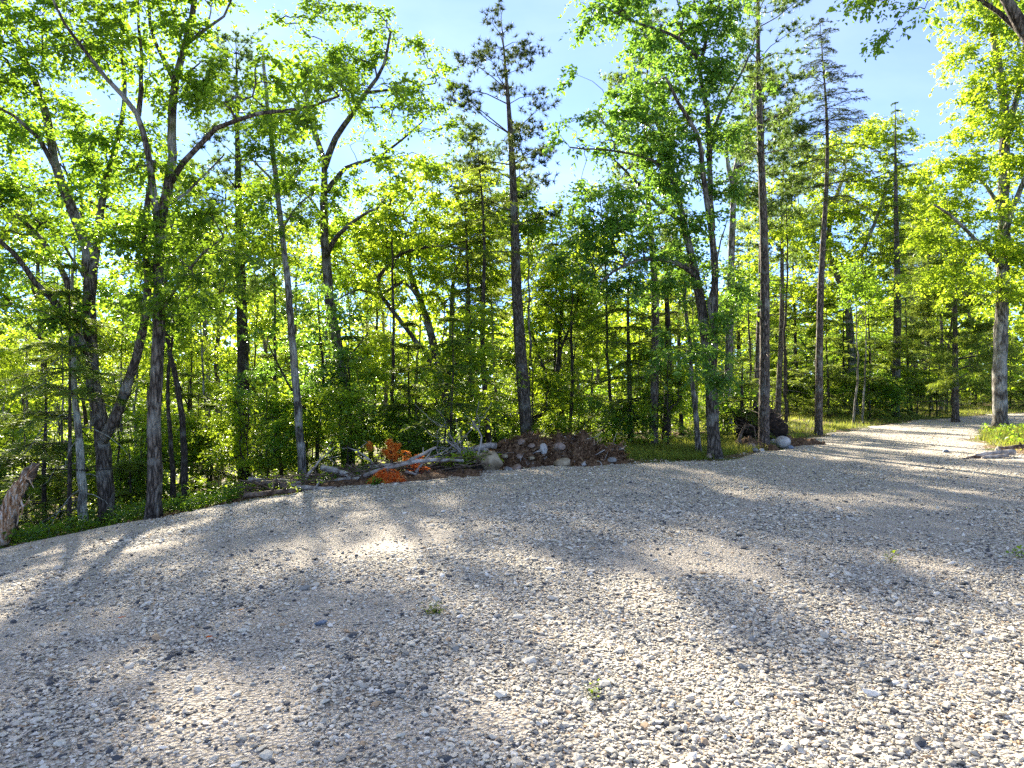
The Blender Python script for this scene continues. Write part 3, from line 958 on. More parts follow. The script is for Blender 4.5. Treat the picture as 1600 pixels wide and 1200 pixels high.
px_tree('oak_tree', 'many-stemmed oak with arching limbs and sunlit yellow-green dome behind the dead orange branch', 20.5, [
    ([(712, 740), (702, 650), (683, 561), (671, 512), (655, 467), (640, 425), (640, 380), (655, 330)], 17, 5, 0.6),
    ([(703, 640), (700, 590), (704, 542), (706, 490), (707, 449), (720, 390), (735, 340)], 11, 4, 0.9),
    ([(655, 467), (630, 440), (595, 462), (560, 452), (525, 470)], 6, 2, -1.2),
    ([(690, 590), (640, 520), (590, 450), (605, 415), (632, 394), (685, 384), (730, 390)], 8, 3, -1.5),
    ([(640, 425), (600, 385), (570, 370)], 6, 2, 1.0)],
    [(580, 345, 55, 26), (640, 315, 55, 26), (700, 325, 55, 28), (750, 345, 45, 28), (610, 380, 60, 24), (680, 370, 55, 24), (740, 390, 45, 22), (560, 400, 50, 24), (640, 420, 60, 24), (710, 430, 50, 24),
     (600, 460, 55, 24), (660, 470, 45, 20), (540, 360, 40, 22), (720, 270, 45, 20), (670, 275, 40, 16), (770, 420, 30, 20)],
    'oak', 'leaf_maple', 0.12, 36, 1.0, G_EDGE)
px_tree('oak_tree', 'broad forked oak with heavy leafy crown at the corner of the gravel', 15.7, [
    ([(1117, 724), (1114, 665), (1112, 610), (1106, 560), (1101, 512), (1092, 460), (1086, 425), (1075, 380), (1067, 340), (1055, 290), (1045, 240), (1025, 190)], 22, 5, 0.4),
    ([(1112, 600), (1116, 520), (1117, 431), (1113, 370), (1105, 319), (1098, 260), (1090, 210), (1060, 161), (1040, 120)], 13, 4, -0.7),
    ([(1113, 360), (1110, 300), (1109, 262), (1105, 169), (1094, 112), (1101, 75), (1110, 20), (1110, -60)], 10, 4, 0.7),
    ([(1110, 250), (1116, 199), (1135, 157), (1165, 101), (1180, 60)], 6, 2, 0.4),
    ([(1086, 430), (1055, 410), (1010, 405), (975, 415), (940, 440)], 8, 3, -0.8),
    ([(1070, 350), (1030, 320), (990, 280), (950, 240)], 8, 3, 0.9),
    ([(1055, 290), (1020, 250), (960, 236), (890, 230)], 5, 2, -0.6),
    ([(1100, 100), (1060, 60), (1010, 40), (960, 20)], 6, 2, -0.8)],
    [(945, 15, 40, 20, -.6, .7), (1000, 20, 55, 22, -.5), (1060, 40, 55, 30), (1120, 30, 45, 30), (1090, 90, 55, 30), (1020, 80, 45, 22), (905, 110, 16, 18, -.6, .7), (915, 60, 18, 22, -.6, .7),
     (1010, 140, 50, 22), (1070, 150, 50, 26), (1130, 130, 40, 26), (960, 180, 50, 16), (1020, 190, 60, 24), (1090, 200, 50, 28), (870, 225, 22, 8, -.5), (960, 225, 36, 10), (1010, 245, 60, 24), (1080, 255, 50, 26),
     (960, 290, 50, 22), (1030, 300, 55, 26), (1130, 220, 40, 22), (930, 350, 50, 20), (990, 345, 60, 24), (1060, 350, 55, 26), (910, 390, 50, 20), (970, 390, 60, 20), (1040, 395, 55, 20), (1130, 300, 30, 22),
     (930, 430, 50, 16), (1000, 440, 50, 16, 0, .7), (1080, 440, 36, 18), (1130, 440, 36, 20), (1090, 560, 55, 22, -.5), (1130, 580, 40, 16, -.5), (1080, 510, 35, 18), (1140, 515, 25, 18, -.4), (1060, -80, 120, 60), (960, -60, 70, 40), (1150, -60, 70, 50)],
    'oak', 'leaf_cool', 0.115, 40, 1.0, G_EDGE,
    dead=[([(1112, 500, -.1), (1109, 475, -.2), (1116, 431, -.3), (1127, 375, -.3), (1146, 315, -.2)], 7)])
px_tree('maple_tree', 'slim bare trunk close to the left of the broad forked oak', 16.4, [
    ([(1093, 712), (1088, 655), (1082, 606), (1078, 540), (1070, 470), (1072, 400)], 9, 4, 0.4)],
    [(1050, 470, 40, 18), (1090, 480, 30, 18), (1070, 420, 36, 20)], 'maple', 'leaf_cool', 0.10, 34, .8, G_EDGE)
px_tree('oak_tree', 'pale forked trunk with bare upper limbs between forked oak and tall pine', 22.0, [
    ([(1137, 690), (1138, 600), (1140, 512), (1142, 431), (1145, 340), (1147, 285), (1152, 250), (1165, 225), (1172, 190), (1178, 140)], 14, 4, 0.3),
    ([(1147, 290), (1138, 260), (1135, 225), (1140, 190)], 8, 3, .6), ([(1150, 262), (1170, 250), (1182, 236)], 4, 2, .4)],
    [(1165, 205, 35, 16, 0, .8), (1140, 190, 30, 16, 0, .8), (1180, 440, 40, 20), (1150, 470, 40, 20), (1120, 480, 40, 20)], 'maple', 'leaf_oak', 0.11, 34, 0.9, G_EDGE)
px_tree('maple_tree', 'sunlit maple with rounded golden-green crown above the mossy bank', 35.5, [
    ([(1334, 640), (1332, 580), (1328, 512), (1322, 467), (1306, 425), (1295, 390), (1300, 330), (1320, 270)], 14, 5, 0.8),
    ([(1320, 462), (1345, 400), (1370, 340), (1390, 280)], 8, 3, -1.0), ([(1300, 410), (1265, 370), (1240, 330)], 7, 3, 1.0)],
    [(1320, 230, 55, 30), (1380, 215, 45, 30), (1280, 270, 50, 28), (1340, 285, 60, 30), (1410, 265, 45, 30), (1260, 330, 50, 30), (1320, 345, 60, 30), (1390, 330, 55, 30), (1440, 310, 35, 26), (1250, 390, 45, 26),
     (1310, 400, 60, 26), (1380, 390, 55, 26), (1430, 370, 40, 26), (1230, 440, 40, 20), (1290, 445, 50, 20), (1350, 440, 50, 18)],
    'maple', 'leaf_maple', 0.17, 34, 0.55, G_EDGE, spread=0.5)
px_tree('maple_tree', 'stout pale trunk in yellow grass beside the bend of the drive', 24.0, [
    ([(1564, 676), (1562, 600), (1565, 500), (1568, 400), (1569, 300), (1570, 206), (1566, 140), (1555, 70), (1545, 0), (1540, -80)], 21, 8, 0.4),
    ([(1568, 370), (1585, 320), (1610, 260), (1640, 200)], 10, 4, -1.0), ([(1568, 420), (1530, 380), (1490, 340), (1460, 320)], 7, 3, -1.2),
    ([(1570, 215), (1590, 150), (1600, 80), (1620, 0)], 10, 4, 1.0), ([(1568, 330), (1540, 290), (1510, 260)], 7, 3, 1.0)],
    [(1530, 30, 40, 30), (1575, 70, 40, 34), (1520, 95, 36, 30), (1550, 140, 45, 30), (1600, 130, 40, 40), (1520, 200, 36, 28), (1570, 200, 45, 30), (1500, 260, 40, 26), (1555, 265, 50, 30), (1610, 250, 40, 40),
     (1480, 320, 40, 24), (1530, 330, 50, 28), (1590, 330, 45, 30), (1450, 370, 36, 20), (1500, 385, 50, 26), (1560, 395, 50, 28), (1610, 400, 40, 36), (1460, 430, 40, 20), (1520, 445, 50, 24), (1585, 460, 40, 26), (1560, -50, 80, 50), (1640, -40, 80, 80)],
    'maple', 'leaf_maple', 0.14, 36, 0.8, G_EDGE, spread=0.45)
px_tree('oak_tree', 'near oak mostly outside the picture, grey limb and leaf twigs at top corner', 10.5, [
    ([(1815, 700), (1800, 500), (1760, 300), (1690, 170), (1640, 100), (1600, 46), (1578, 6), (1540, -60)], 44, 10, -0.2),
    ([(1640, 100), (1560, 20), (1480, -30), (1400, -40), (1350, -50)], 8, 3, .8), ([(1700, 180), (1740, 60), (1780, -80)], 18, 5, 0.5)],
    [(1380, 5, 30, 18, .6, .9), (1405, 38, 14, 22, .6, .9), (1460, 5, 26, 12, .6, .7), (1360, -50, 60, 30, .6), (1480, -70, 80, 40), (1620, -90, 90, 60), (1760, -60, 120, 100), (1700, 60, 40, 60), (1560, 5, 22, 14, .5, .6)],
    'oak', 'leaf_oak', 0.10, 40, 1.0, G_EDGE)
px_tree('maple_tree', 'small forked maple in the woods straight behind the dirt mound', 21.5, [
    ([(884, 715), (878, 650), (871, 595), (874, 550), (875, 516), (878, 480), (880, 440)], 10, 4, 0.2),
    ([(870, 600), (850, 576), (838, 545), (831, 520), (825, 480)], 6, 3, 0.5), ([(874, 550), (895, 500), (905, 460)], 5, 2, -.5)],
    [(830, 470, 45, 22), (880, 450, 50, 24), (920, 470, 45, 22), (860, 500, 50, 22), (910, 515, 45, 22), (830, 525, 36, 20), (940, 540, 36, 20), (890, 560, 36, 16, 0, .7), (850, 420, 40, 20)],
    'dark', 'leaf_maple', 0.12, 34, 0.8, 'small trees in the woods')
px_tree('maple_sapling', 'leafy maple sapling with glinting pale leaves above the log ends', 16.2, [
    ([(492, 740), (497, 680), (505, 600), (500, 520), (495, 450)], 7, 2, 0.3), ([(497, 670), (450, 600), (420, 540)], 4, 2, -.6), ([(503, 610), (545, 560), (575, 520)], 4, 2, .5)],
    [(440, 480, 50, 20), (500, 470, 50, 20), (550, 500, 45, 20), (420, 530, 50, 20), (480, 530, 55, 22), (540, 550, 50, 20), (440, 580, 50, 20), (500, 590, 55, 22), (560, 600, 40, 20), (420, 630, 45, 20), (480, 640, 50, 20), (540, 650, 45, 20), (440, 680, 40, 16), (510, 695, 40, 14), (390, 590, 36, 18)],
    'dark', 'leaf_cool', 0.10, 34, 0.75, 'small trees in the woods')

# the pale tree crusted with lichen and its bare hanging branches
pb = np.array([P(129, 815, 11.9), P(127, 740, 11.9), P(120, 655, 12.0), (P(114, 542, 12.1)), P(113, 450, 12.2), P(116, 380, 12.3)])
pb[0, 2] = zl(pb[0, 0], 11.9)
root = tag(empty('lichen_tree', tuple(pb[0])), 'thin pale lichen-crusted dead tree with bare drooping twigs', 'tree', G_EDGE)
org = pb[0].copy(); pb[0, 2] -= .15
part('trunk', tube_mesh('trunk', [smooth_line(pb - org, [.085, .07, .055, .042, .03, .012], .25, .012)], 10, M['pale'], .04), root)
tw = []
for k in range(34):
    z = 0.35 + 3.6 * R.random(); a = R.random() * 6.28; L = .5 + .6 * R.random()
    i = np.argmin(abs(pb[:, 2] - org[2] - z)); b = np.array([np.interp(z, pb[:, 2] - org[2], pb[:, j] - org[j]) for j in range(3)]); b[2] = z
    t = np.array([0, .3, .6, .85, 1.0])
    o = np.stack([np.cos(a) * L * t, np.sin(a) * L * t, L * (.12 * t - .75 * t * t)], 1) + R.normal(0, .03, (5, 3)) * t[:, None]
    tw.append((b + o, np.linspace(.011, .003, 5)))
part('branches', tube_mesh('branches', tw, 4, M['pale']), root)

# tall conifers named one by one: (name, label, u, D, v_top, width_px, kind, first share, branch length, extra)
def tall(name, label, u, D, vtop, w, kind, first, blen, bark, leaf, seed, lean=0.0, **kw):
    x = (u - 800) / F * D; z = zl(x, D)
    h = CAM_H - (vtop - 600) / F * D - z
    ps = make_conifer(name, h, w / F * D / 2, h * first, blen, kind, bark, leaf, seed, **kw)
    o = place(name, ps, (x, D, z), 0.0, 1.0, label, 'tree', 'tall conifers')
    o.rotation_euler = (0, lean, 0)
    return o

tall('pine_tree', 'tall pine with open wind-thinned top standing behind the dirt mound', 826, 18.6, 28, 22, 'pine', .50, 2.1, 'pine', 'darkneedle', 31, -.062, whorl=(2, 3), gap=.1, dens=1.0, dead_to=5.2, rise=.5, droopy=.12)
tall('pine_tree', 'very tall straight pine trunk beside the pale boulder, crown above the picture', 1194, 18.0, -130, 17, 'pine', .52, 1.7, 'pine', 'pineneedle', 32, -.012, whorl=(2, 4), gap=.2, dens=0.9, dead_to=6)
tall('pine_tree', 'slender pine trunk right behind the very tall straight pine', 1181, 23.5, 95, 11, 'pine', .52, 1.9, 'pine', 'pineneedle', 33, .02, whorl=(4, 5), dens=1.3, dead_to=5)
tall('spruce_tree', 'lone dark spire-topped spruce with sparse crown at the grass edge', 1279, 22.6, 36, 12, 'spruce', .56, 1.5, 'pine', 'darkneedle', 34, .004, whorl=(4, 5), gap=.12, dead_to=7.5, shape=lambda f: (1 - f) ** .55 * .9 + .12)
tall('spruce_tree', 'slim dead-straight trunk just left of the tall open-topped pine', 766, 17.2, 215, 10, 'spruce', .62, 1.3, 'dark', 'spruce', 35, -.04, whorl=(3, 5), dead_to=3.5, gap=.2)
tall('spruce_tree', 'dark thin spruce trunk behind the bleached twigs of the pile', 747, 19.0, 300, 9, 'spruce', .55, 1.3, 'dark', 'spruce', 36, -.05, whorl=(3, 5), dead_to=4)
tall('pine_tree', 'brown straight trunk rising beside sunlit hemlock boughs', 1021, 18.3, 40, 14, 'pine', .45, 1.8, 'pine', 'pineneedle', 37, -.01, whorl=(3, 5), dead_to=4, dens=1.0)
tall('spruce_tree', 'blackish trunk immediately behind the brown straight trunk', 1041, 20.0, 330, 14, 'spruce', .40, 1.5, 'dark', 'spruce', 38, 0, dead_to=3)
tall('pine_tree', 'thick dark pine trunk between tall grey oak and slim maple', 383, 19.5, 60, 21, 'pine', .42, 2.2, 'dark', 'pineneedle', 39, -.02, whorl=(3, 5), dead_to=5)
tall('pine_tree', 'background pine showing needle plumes right of the open-topped pine', 812, 30, 250, 10, 'pine', .40, 1.9, 'pine', 'goldneedle', 40, 0, whorl=(4, 5), dens=1.3)
tall('pine_tree', 'thin pine with light feathery top left of the open-topped pine', 735, 26, 195, 9, 'pine', .50, 2.2, 'pine', 'pineneedle', 41, 0, whorl=(4, 5), dens=1.2)
tall('spruce_tree', 'tall narrow spruce standing right behind the golden-green maple', 1399, 33, 160, 13, 'spruce', .30, 2.0, 'pine', 'pineneedle', 42, 0, whorl=(4, 5), dead_to=5, gap=.1)
tall('pine_tree', 'young pine with bright yellow-green needle sprays beside the drive bend', 1493, 30, 380, 11, 'pine', .14, 2.3, 'pine', 'goldneedle', 43, 0, whorl=(5, 6), dens=1.6, shape=lambda f: (1 - f) ** .7 + .08, rise=.25, droopy=.1)
tall('spruce_tree', 'full dark green spruce sapling behind the brush pile', 637, 16.8, 505, 6, 'spruce', .06, 1.25, 'dark', 'spruce', 44, 0, dens=1.2)
tall('fir_tree', 'dense dark fir beside the broken stump', 70, 12.6, 560, 8, 'spruce', .05, 1.3, 'dark', 'spruce', 45, 0, dens=1.3, dead_to=2)
tall('fir_tree', 'upper fir crown draped in front of the two-stemmed oak', 108, 11.7, 415, 7, 'spruce', .48, 1.2, 'dark', 'spruce', 46, 0, dens=1.1, dead_to=2.2)
tall('hemlock_tree', 'hemlock with pale sunlit boughs in front of the brown straight trunk', 985, 18.9, 395, 9, 'spruce', .08, 2.0, 'dark', 'goldneedle', 47, 0, dens=1.1, droopy=.45)
tall('fir_tree', 'low shady fir bough beside the forked oak and root ball', 1160, 19.6, 560, 8, 'spruce', .10, 1.2, 'dark', 'spruce', 48, 0, dens=1.2)

# ------------------------------------------------------------------ woodland behind: prototypes copied one by one
PR = {}
PR['spruce'] = [make_conifer('s', 9.5, .085, 2.6, 1.5, 'spruce', 'dark', 'spruce', 60, dead_to=2.8), make_conifer('s', 11.5, .10, 4.2, 1.5, 'spruce', 'dark', 'spruce', 61, dead_to=4.2, gap=.1), make_conifer('s', 8, .07, 1.4, 1.6, 'spruce', 'dark', 'pineneedle', 62, dead_to=1.5)]
PR['fir'] = [make_conifer('f', 2.6, .03, .12, .95, 'spruce', 'dark', 'spruce', 63), make_conifer('f', 3.6, .04, .2, 1.2, 'spruce', 'dark', 'spruce', 64), make_conifer('f', 2.2, .03, .1, .9, 'spruce', 'dark', 'goldneedle', 65)]
PR['pine'] = [make_conifer('p', 13, .13, 6.5, 2.0, 'pine', 'pine', 'pineneedle', 66, dead_to=6, whorl=(3, 5)), make_conifer('p', 12, .12, 5.0, 2.0, 'pine', 'pine', 'goldneedle', 67, dead_to=5, whorl=(3, 5))]
PR['maple'] = [make_broadleaf(8, .075, (.68, 1.9, 2.2), 'maple', 'leaf_maple', 68, .115, 30, 150), make_broadleaf(9.5, .09, (.7, 2.1, 2.4), 'dark', 'leaf_maple', 69, .12, 30, 170), make_broadleaf(7, .06, (.62, 1.8, 2.3), 'dark', 'leaf_oak', 70, .115, 30, 140), make_broadleaf(8.5, .08, (.66, 2.0, 2.3), 'maple', 'leaf_maple', 72, .12, 30, 160)]
PR['sapling'] = [make_broadleaf(3.2, .022, (.58, 1.05, 1.25), 'dark', 'leaf_maple', 73, .10, 30, 100, fork=3), make_broadleaf(4.2, .03, (.58, 1.3, 1.6), 'dark', 'leaf_maple', 74, .10, 30, 130, fork=3), make_broadleaf(2.2, .016, (.55, .8, .85), 'dark', 'leaf_oak', 75, .09, 30, 80, fork=3)]
PR['pole'] = [make_broadleaf(9, .055, (.8, 1.3, 1.4), 'dark', 'leaf_maple', 81, .11, 34, 70, lean=.04, fork=1, first=.6), make_broadleaf(8, .045, (.82, 1.1, 1.2), 'maple', 'leaf_oak', 82, .11, 34, 60, lean=.05, fork=1, first=.6)]
PR['tall'] = [make_broadleaf(13, .13, (.74, 2.6, 3.0), 'oak', 'leaf_oak', 76, .12, 34, 200, fork=4, first=.42), make_broadleaf(12, .12, (.74, 2.4, 2.8), 'maple', 'leaf_maple', 77, .12, 34, 190, fork=4, first=.4)]

NAMES = {'spruce': ('spruce_tree', 'dark slender spruce'), 'fir': ('fir_sapling', 'small bushy conifer'), 'pine': ('pine_tree', 'tall bare-stemmed pine'),
         'maple': ('maple_tree', 'slim backlit maple'), 'sapling': ('maple_sapling', 'low leafy sapling'), 'tall': ('oak_tree', 'tall leafy hardwood'), 'pole': ('maple_tree', 'thin pole-like trunk')}
ZONES = [(60, 'behind the broken stump'), (210, 'behind the two-stemmed oak'), (340, 'behind the tall grey oak'), (520, 'behind the cut log ends'), (690, 'behind the dead orange branch'), (790, 'behind the bleached twigs'),
         (950, 'behind the dirt mound'), (1085, 'behind the bright grass strip'), (1235, 'behind the root ball'), (1350, 'behind the spire-topped spruce'), (1470, 'behind the mossy bank'), (9999, 'behind the drive bend')]
ORD = ['leftmost', 'second from left', 'third from left', 'fourth from left', 'fifth from left', 'sixth from left', 'seventh from left', 'eighth from left', 'ninth from left', 'tenth from left', 'eleventh from left', 'twelfth from left']
WOOD = {}


def wood(kind, u, D, sc=None, idx=None):
    x = (u - 800) / F * D
    if float(sd_lot(np.array([x]), np.array([D]))[0]) < 0.5: return
    nm, lab = NAMES[kind]
    zone = next(t for lim, t in ZONES if u < lim)
    far = 'deep in the wood' if D > 26 else 'in the near wood'
    pr = PR[kind]
    p = pr[R.integers(len(pr)) if idx is None else idx]
    s = sc or (0.8 + 0.4 * R.random())
    lb = f'{lab} {far} {zone}'
    o = place(nm, p, (x, D, zl(x, D) - .03), R.random() * 6.28, (s, s, s * (0.92 + .16 * R.random())), lb, 'tree', lb)
    o.rotation_euler[0] = R.normal(0, .025); o.rotation_euler[1] = R.normal(0, .025)
    WOOD.setdefault(lb, []).append((u, o))


def strata(n, u0, u1): return u0 + (np.arange(n) + R.random(n)) / n * (u1 - u0)

# front saplings and little firs close to the edge
for u in strata(12, -120, 720): wood('fir', u, 14.3 + 6 * R.random() + (0 if u > 250 else -1.0))
for u in strata(8, -120, 740): wood('sapling', u, 13.0 + 2.2 * R.random() + max(0, (u - 250) / 250), .55 + .35 * R.random())
for u in strata(6, 740, 1090): wood('sapling', u, 17.6 + 2.2 * R.random(), .5 + .4 * R.random())
for u in strata(15, -120, 720): wood('sapling', u, 16 + 6 * R.random())
for u in strata(9, 700, 1180): wood('fir', u, 19.5 + 6 * R.random())
for u in strata(9, 700, 1180): wood('sapling', u, 20 + 8 * R.random())
for u in strata(15, 1180, 1480): wood('fir', u, 31 + 9 * R.random(), 1.0 + .5 * R.random())
for u in strata(12, 1180, 1480): wood('sapling', u, 31 + 10 * R.random(), 1.0 + .4 * R.random())
for u in strata(12, 1470, 1760): wood('fir', u, 40 + 8 * R.random(), 1.2 + .5 * R.random())
for u in strata(8, 1470, 1760): wood('maple', u, 43 + 10 * R.random(), .9)
# middle layer
for u in strata(17, -150, 1120): wood('maple', u, 20 + 9 * R.random(), .62 + .26 * R.random())
for u in strata(9, -150, 1120): wood('spruce', u, 20 + 9 * R.random(), .65 + .35 * R.random())
for u in strata(8, 1130, 1480): wood('maple', u, 37 + 10 * R.random(), .8 + .3 * R.random())
for u in strata(10, 1130, 1480): wood('spruce', u, 35 + 10 * R.random(), .85 + .3 * R.random())
for u in strata(26, -60, 1460): wood('pole', u, (17.5 if u < 1130 else 26) + 10 * R.random(), .8 + .4 * R.random())
# deep layer
for u in strata(26, -150, 1700): wood('maple', u, 38 + 16 * R.random(), .6 + .35 * R.random())
for u in strata(16, -150, 1700): wood('spruce', u, 36 + 16 * R.random(), .55 + .4 * R.random())
for u in strata(8, -100, 1700): wood('pine', u, 34 + 18 * R.random(), .9 + .3 * R.random())
for u, D, s in ((60, 24, 1.0), (-60, 19, 1.0), (320, 30, 1.0), (600, 36, .9), (1520, 50, 1.2), (1700, 40, 1.2), (-150, 15, 1.0), (345, 27, 1.0), (432, 34, 1.1), (235, 25, 1.05), (150, 21, 1.0), (560, 33, 1.0)): wood('tall', u, D, s)
for u, D, s in ((1430, 52, 1.25), (1420, 47, 1.2), (1445, 56, 1.3), (1440, 44, 1.1), (1215, 30, 1.0), (905, 40, .95)): wood('pine', u, D, s)

for lb, lst in WOOD.items():
    if len(lst) > 1:
        for k, (u, o) in enumerate(sorted(lst, key=lambda t: t[0])): o['label'] = lb + ', ' + ORD[min(k, 11)]

# the far wood that reads as one mass
n = 6000
fx_u = -400 + 2400 * R.random(n); fD = 56 + 40 * R.random(n)
fx = (fx_u - 800) / F * fD
fz = (0.3 + 11.0 * R.random(n) ** 1.3) * (0.75 + .5 * vnoise(fx * .13, fD * .13, 40))
pts = np.stack([fx, fD, fz + land(fx, fD)], 1)
far = leaf_mesh('forest', pts, R.normal(0, 1, (n, 3)), M['leaf_maple'], 0.55, 25, 1.5, .3)
tag(part('forest', far, None), 'far mass of backlit green woodland closing the view', 'forest', kind='stuff')

# ------------------------------------------------------------------ ground cover
def cover(name, label, cat, test, n, box, mat, leaf, per, spread, hmin, hmax, droop=.2):
    x = box[0] + (box[1] - box[0]) * R.random(n); y = box[2] + (box[3] - box[2]) * R.random(n)
    k = test(x, y); x, y = x[k], y[k]
    p = np.stack([x, y, land(x, y) + hmin + (hmax - hmin) * R.random(len(x))], 1)
    d = np.stack([R.normal(0, .5, len(x)), R.normal(0, .5, len(x)), np.ones(len(x))], 1)
    me = leaf_mesh(name, p, d, M[mat], leaf, per, spread, droop)
    return tag(part(name, me, None), label, cat, kind='stuff')


def blades(name, label, cat, test, n, box, mat, h, w):
    x = box[0] + (box[1] - box[0]) * R.random(n); y = box[2] + (box[3] - box[2]) * R.random(n)
    k = test(x, y); x, y = x[k], y[k]
    c = np.stack([x, y, land(x, y) - .01], 1)
    d = R.normal(0, .38, c.shape) + np.array([0, 0, 1.0])
    L = h * (.5 + R.random(len(x))) * (.6 + .8 * vnoise(x * .9, y * .9, 50)); W = w * (.7 + .6 * R.random(len(x)))
    v, f = slivers(c, d, R.normal(0, 1, c.shape), L, W, R)
    hue = np.clip(vnoise(x * .5, y * .5, 51) * .75 + .35 * R.random(len(x)) - .05, 0, 1)
    return tag(part(name, mesh_np(name, v, f, M[mat], False, np.repeat(hue, 3)), None), label, cat, kind='stuff')


vis = lambda x, y: abs(x) < .82 * y + 1.5
blades('grass', 'yellow-green grass on the bank right of the root ball', 'grass', lambda x, y: vis(x, y) & (sd_lot(x, y) > -.05 + .4 * vnoise(x, y, 7)) & (sd_lot(x, y) < 9), 60000, (6.5, 34, 17, 46), 'grass', .16, .028)
blades('grass', 'bright grass strip between dirt mound and forked oak', 'grass', lambda x, y: vis(x, y) & (sd_lot(x, y) > .0 + .5 * vnoise(x, y, 7)) & (sd_lot(x, y) < 5), 22000, (2.2, 7.2, 14.4, 21), 'grass', .16, .02)
blades('grass', 'tall yellow grass around the stout pale trunk', 'grass', lambda x, y: (sd_lot(x, y) > .25) & (sd_lot(x, y) < 6) & (y < 27) & (vnoise(x * .7, y * .7, 77) > .2), 26000, (11.8, 24, 14, 26.5), 'grass', .16, .022)
cover('seedlings', 'low yellow-green seedlings among the grass by the stout trunk', 'plants', lambda x, y: (sd_lot(x, y) > .2) & (sd_lot(x, y) < 5), 330, (11.8, 22, 14, 26), 'leaf_oak', .07, 15, .16, .03, .2)
cover('undergrowth', 'low green seedlings and ferns along the left edge of the gravel', 'plants', lambda x, y: vis(x, y) & (sd_lot(x, y) > .02 + .7 * vnoise(x * 1.1, y * 1.1, 90)) & (sd_lot(x, y) < 2.2) & (vnoise(x * .9, y * .9, 91) > .28), 3000, (-13, -2.0, 7, 16), 'leaf_oak', .06, 20, .17, .02, .22)
cover('undergrowth', 'mixed green undergrowth on the shaded forest floor', 'plants', lambda x, y: vis(x, y) & (sd_lot(x, y) > 1.5), 5600, (-42, 9, 12, 50), 'leaf_maple', .085, 20, .28, .05, .45)
cover('undergrowth', 'yellow-green shrubs and seedlings at the foot of the far trees', 'plants', lambda x, y: vis(x, y) & (sd_lot(x, y) > 5.5), 2600, (6, 36, 22, 50), 'leaf_maple', .11, 20, .36, .1, .7)
x = R.random(9000) * 26 - 14; y = 8 + R.random(9000) * 16
k = (sd_lot(x, y) > -.1) & (sd_lot(x, y) < 5); x, y = x[k], y[k]
c = np.stack([x, y, land(x, y) + .012], 1); L = .05 + .05 * R.random(len(x))
v, f = leaves_np(c, np.stack([R.normal(0, 1, len(x)), R.normal(0, 1, len(x)), R.normal(0, .2, len(x))], 1), np.array([0, 0, 1.0]) + R.normal(0, .3, c.shape), L, L * .6)
tag(part('leaf_litter', mesh_np('leaf_litter', v, f, M['litter'], False, np.repeat(R.random(len(x)), 4)), None), 'brown fallen leaves strewn under the trees', 'leaves', kind='stuff')


# ------------------------------------------------------------------ rocks, mound, logs
def rock(label, u, v, D, w, mat, flat=.75, seed=0, angular=True, group=None, z=None, name='rock', rz=None, depth=.85):
    """w: width in photograph pixels; (u, v): middle of the rock"""
    rng = np.random.default_rng(seed + 900)
    q, f = ico_sub(2)
    if angular:
        for k in range(9):
            n = unit(rng.normal(0, 1, 3)); d = .62 + .25 * rng.random()
            s = q @ n; q = q - np.where(s > d, s - d, 0)[:, None] * n
    else:
        for k in range(14):
            n = unit(rng.normal(0, 1, 3)); d = .80 + .15 * rng.random()
            s = q @ n; q = q - np.where(s > d, s - d, 0)[:, None] * n * .85
    q = q * (1 + .10 * np.array([mnoise.noise(Vector(p_ * 1.7 + seed)) for p_ in q])[:, None] + rng.normal(0, .014, (len(q), 1)))
    s = w / F * D / 2 / max(.6, abs(q[:, 0]).max())
    q = q * np.array([s, s * depth, s * flat])
    o = part(name, mesh_np(name, q, f, M[mat], False), None)
    c = P(u, v, D)
    if group == GR and z is None:                      # seat it in the face of the mound
        for dd in np.arange(13.3, 16.2, .03):
            c = P(u, v, dd)
            c[1] += .05; c[2] -= .04
            if np.min(np.linalg.norm(mv - c, axis=1)) < .07 or c[2] < zl(c[0], c[1]): break
    o.location = c if z is None else (c[0], c[1], z)
    o.rotation_euler = (rng.normal(0, .1), rng.normal(0, .1), rng.random() * .6 if rz is None else rz)
    return tag(o, label, 'rock', group)


def heap(name, label, cat, cx, cy, rx, ry, h, mat, seed, peaks=((0, 0, 1.0),), rough=.1, n=70):
    g = np.linspace(-1.1, 1.1, n)
    A, B = np.meshgrid(g, g); A, B = A.ravel(), B.ravel()
    hh = np.zeros(len(A))
    for (a, b, s) in peaks: hh = np.maximum(hh, s * np.clip(1 - ((A - a) ** 2 * 1.5 + (B - b) ** 2 * 1.1), 0, 1) ** .8)
    X, Y = cx + A * rx, cy + B * ry
    nz = (vnoise(X * 5, Y * 5, seed) - .5) * 1.0 + (vnoise(X * 12, Y * 12, seed + 1) - .5) * .7 + (vnoise(X * 26, Y * 26, seed + 2) - .5) * .5
    Z = land(X, Y) + hh * h + nz * rough * np.clip(hh * 4, 0, 1) - .08 * (hh < .03)
    f = grid_faces(n, n); f = f[(hh[f].max(1) > 0)]
    us = np.unique(f); rm = np.zeros(len(A), int); rm[us] = np.arange(len(us))
    V = np.stack([X, Y, Z], 1)
    z0 = zl(cx, cy)
    o = part(name, mesh_np(name, V[us] - np.array([cx, cy, z0]), rm[f], M[mat], False), None)
    o.location = (cx, cy, z0)
    tag(o, label, cat)
    return o, V[(hh > .08)]


mound, mv = heap('dirt_mound', 'mound of dark brown soil, roots and rocks at the gravel edge', 'mound', 0.66, 15.15, 1.62, 1.0, .58, 'dirt', 5, ((-.28, .1, 1.0), (.28, .15, .85), (-.75, 0, .35), (.75, -.05, .36)), .34, 100)
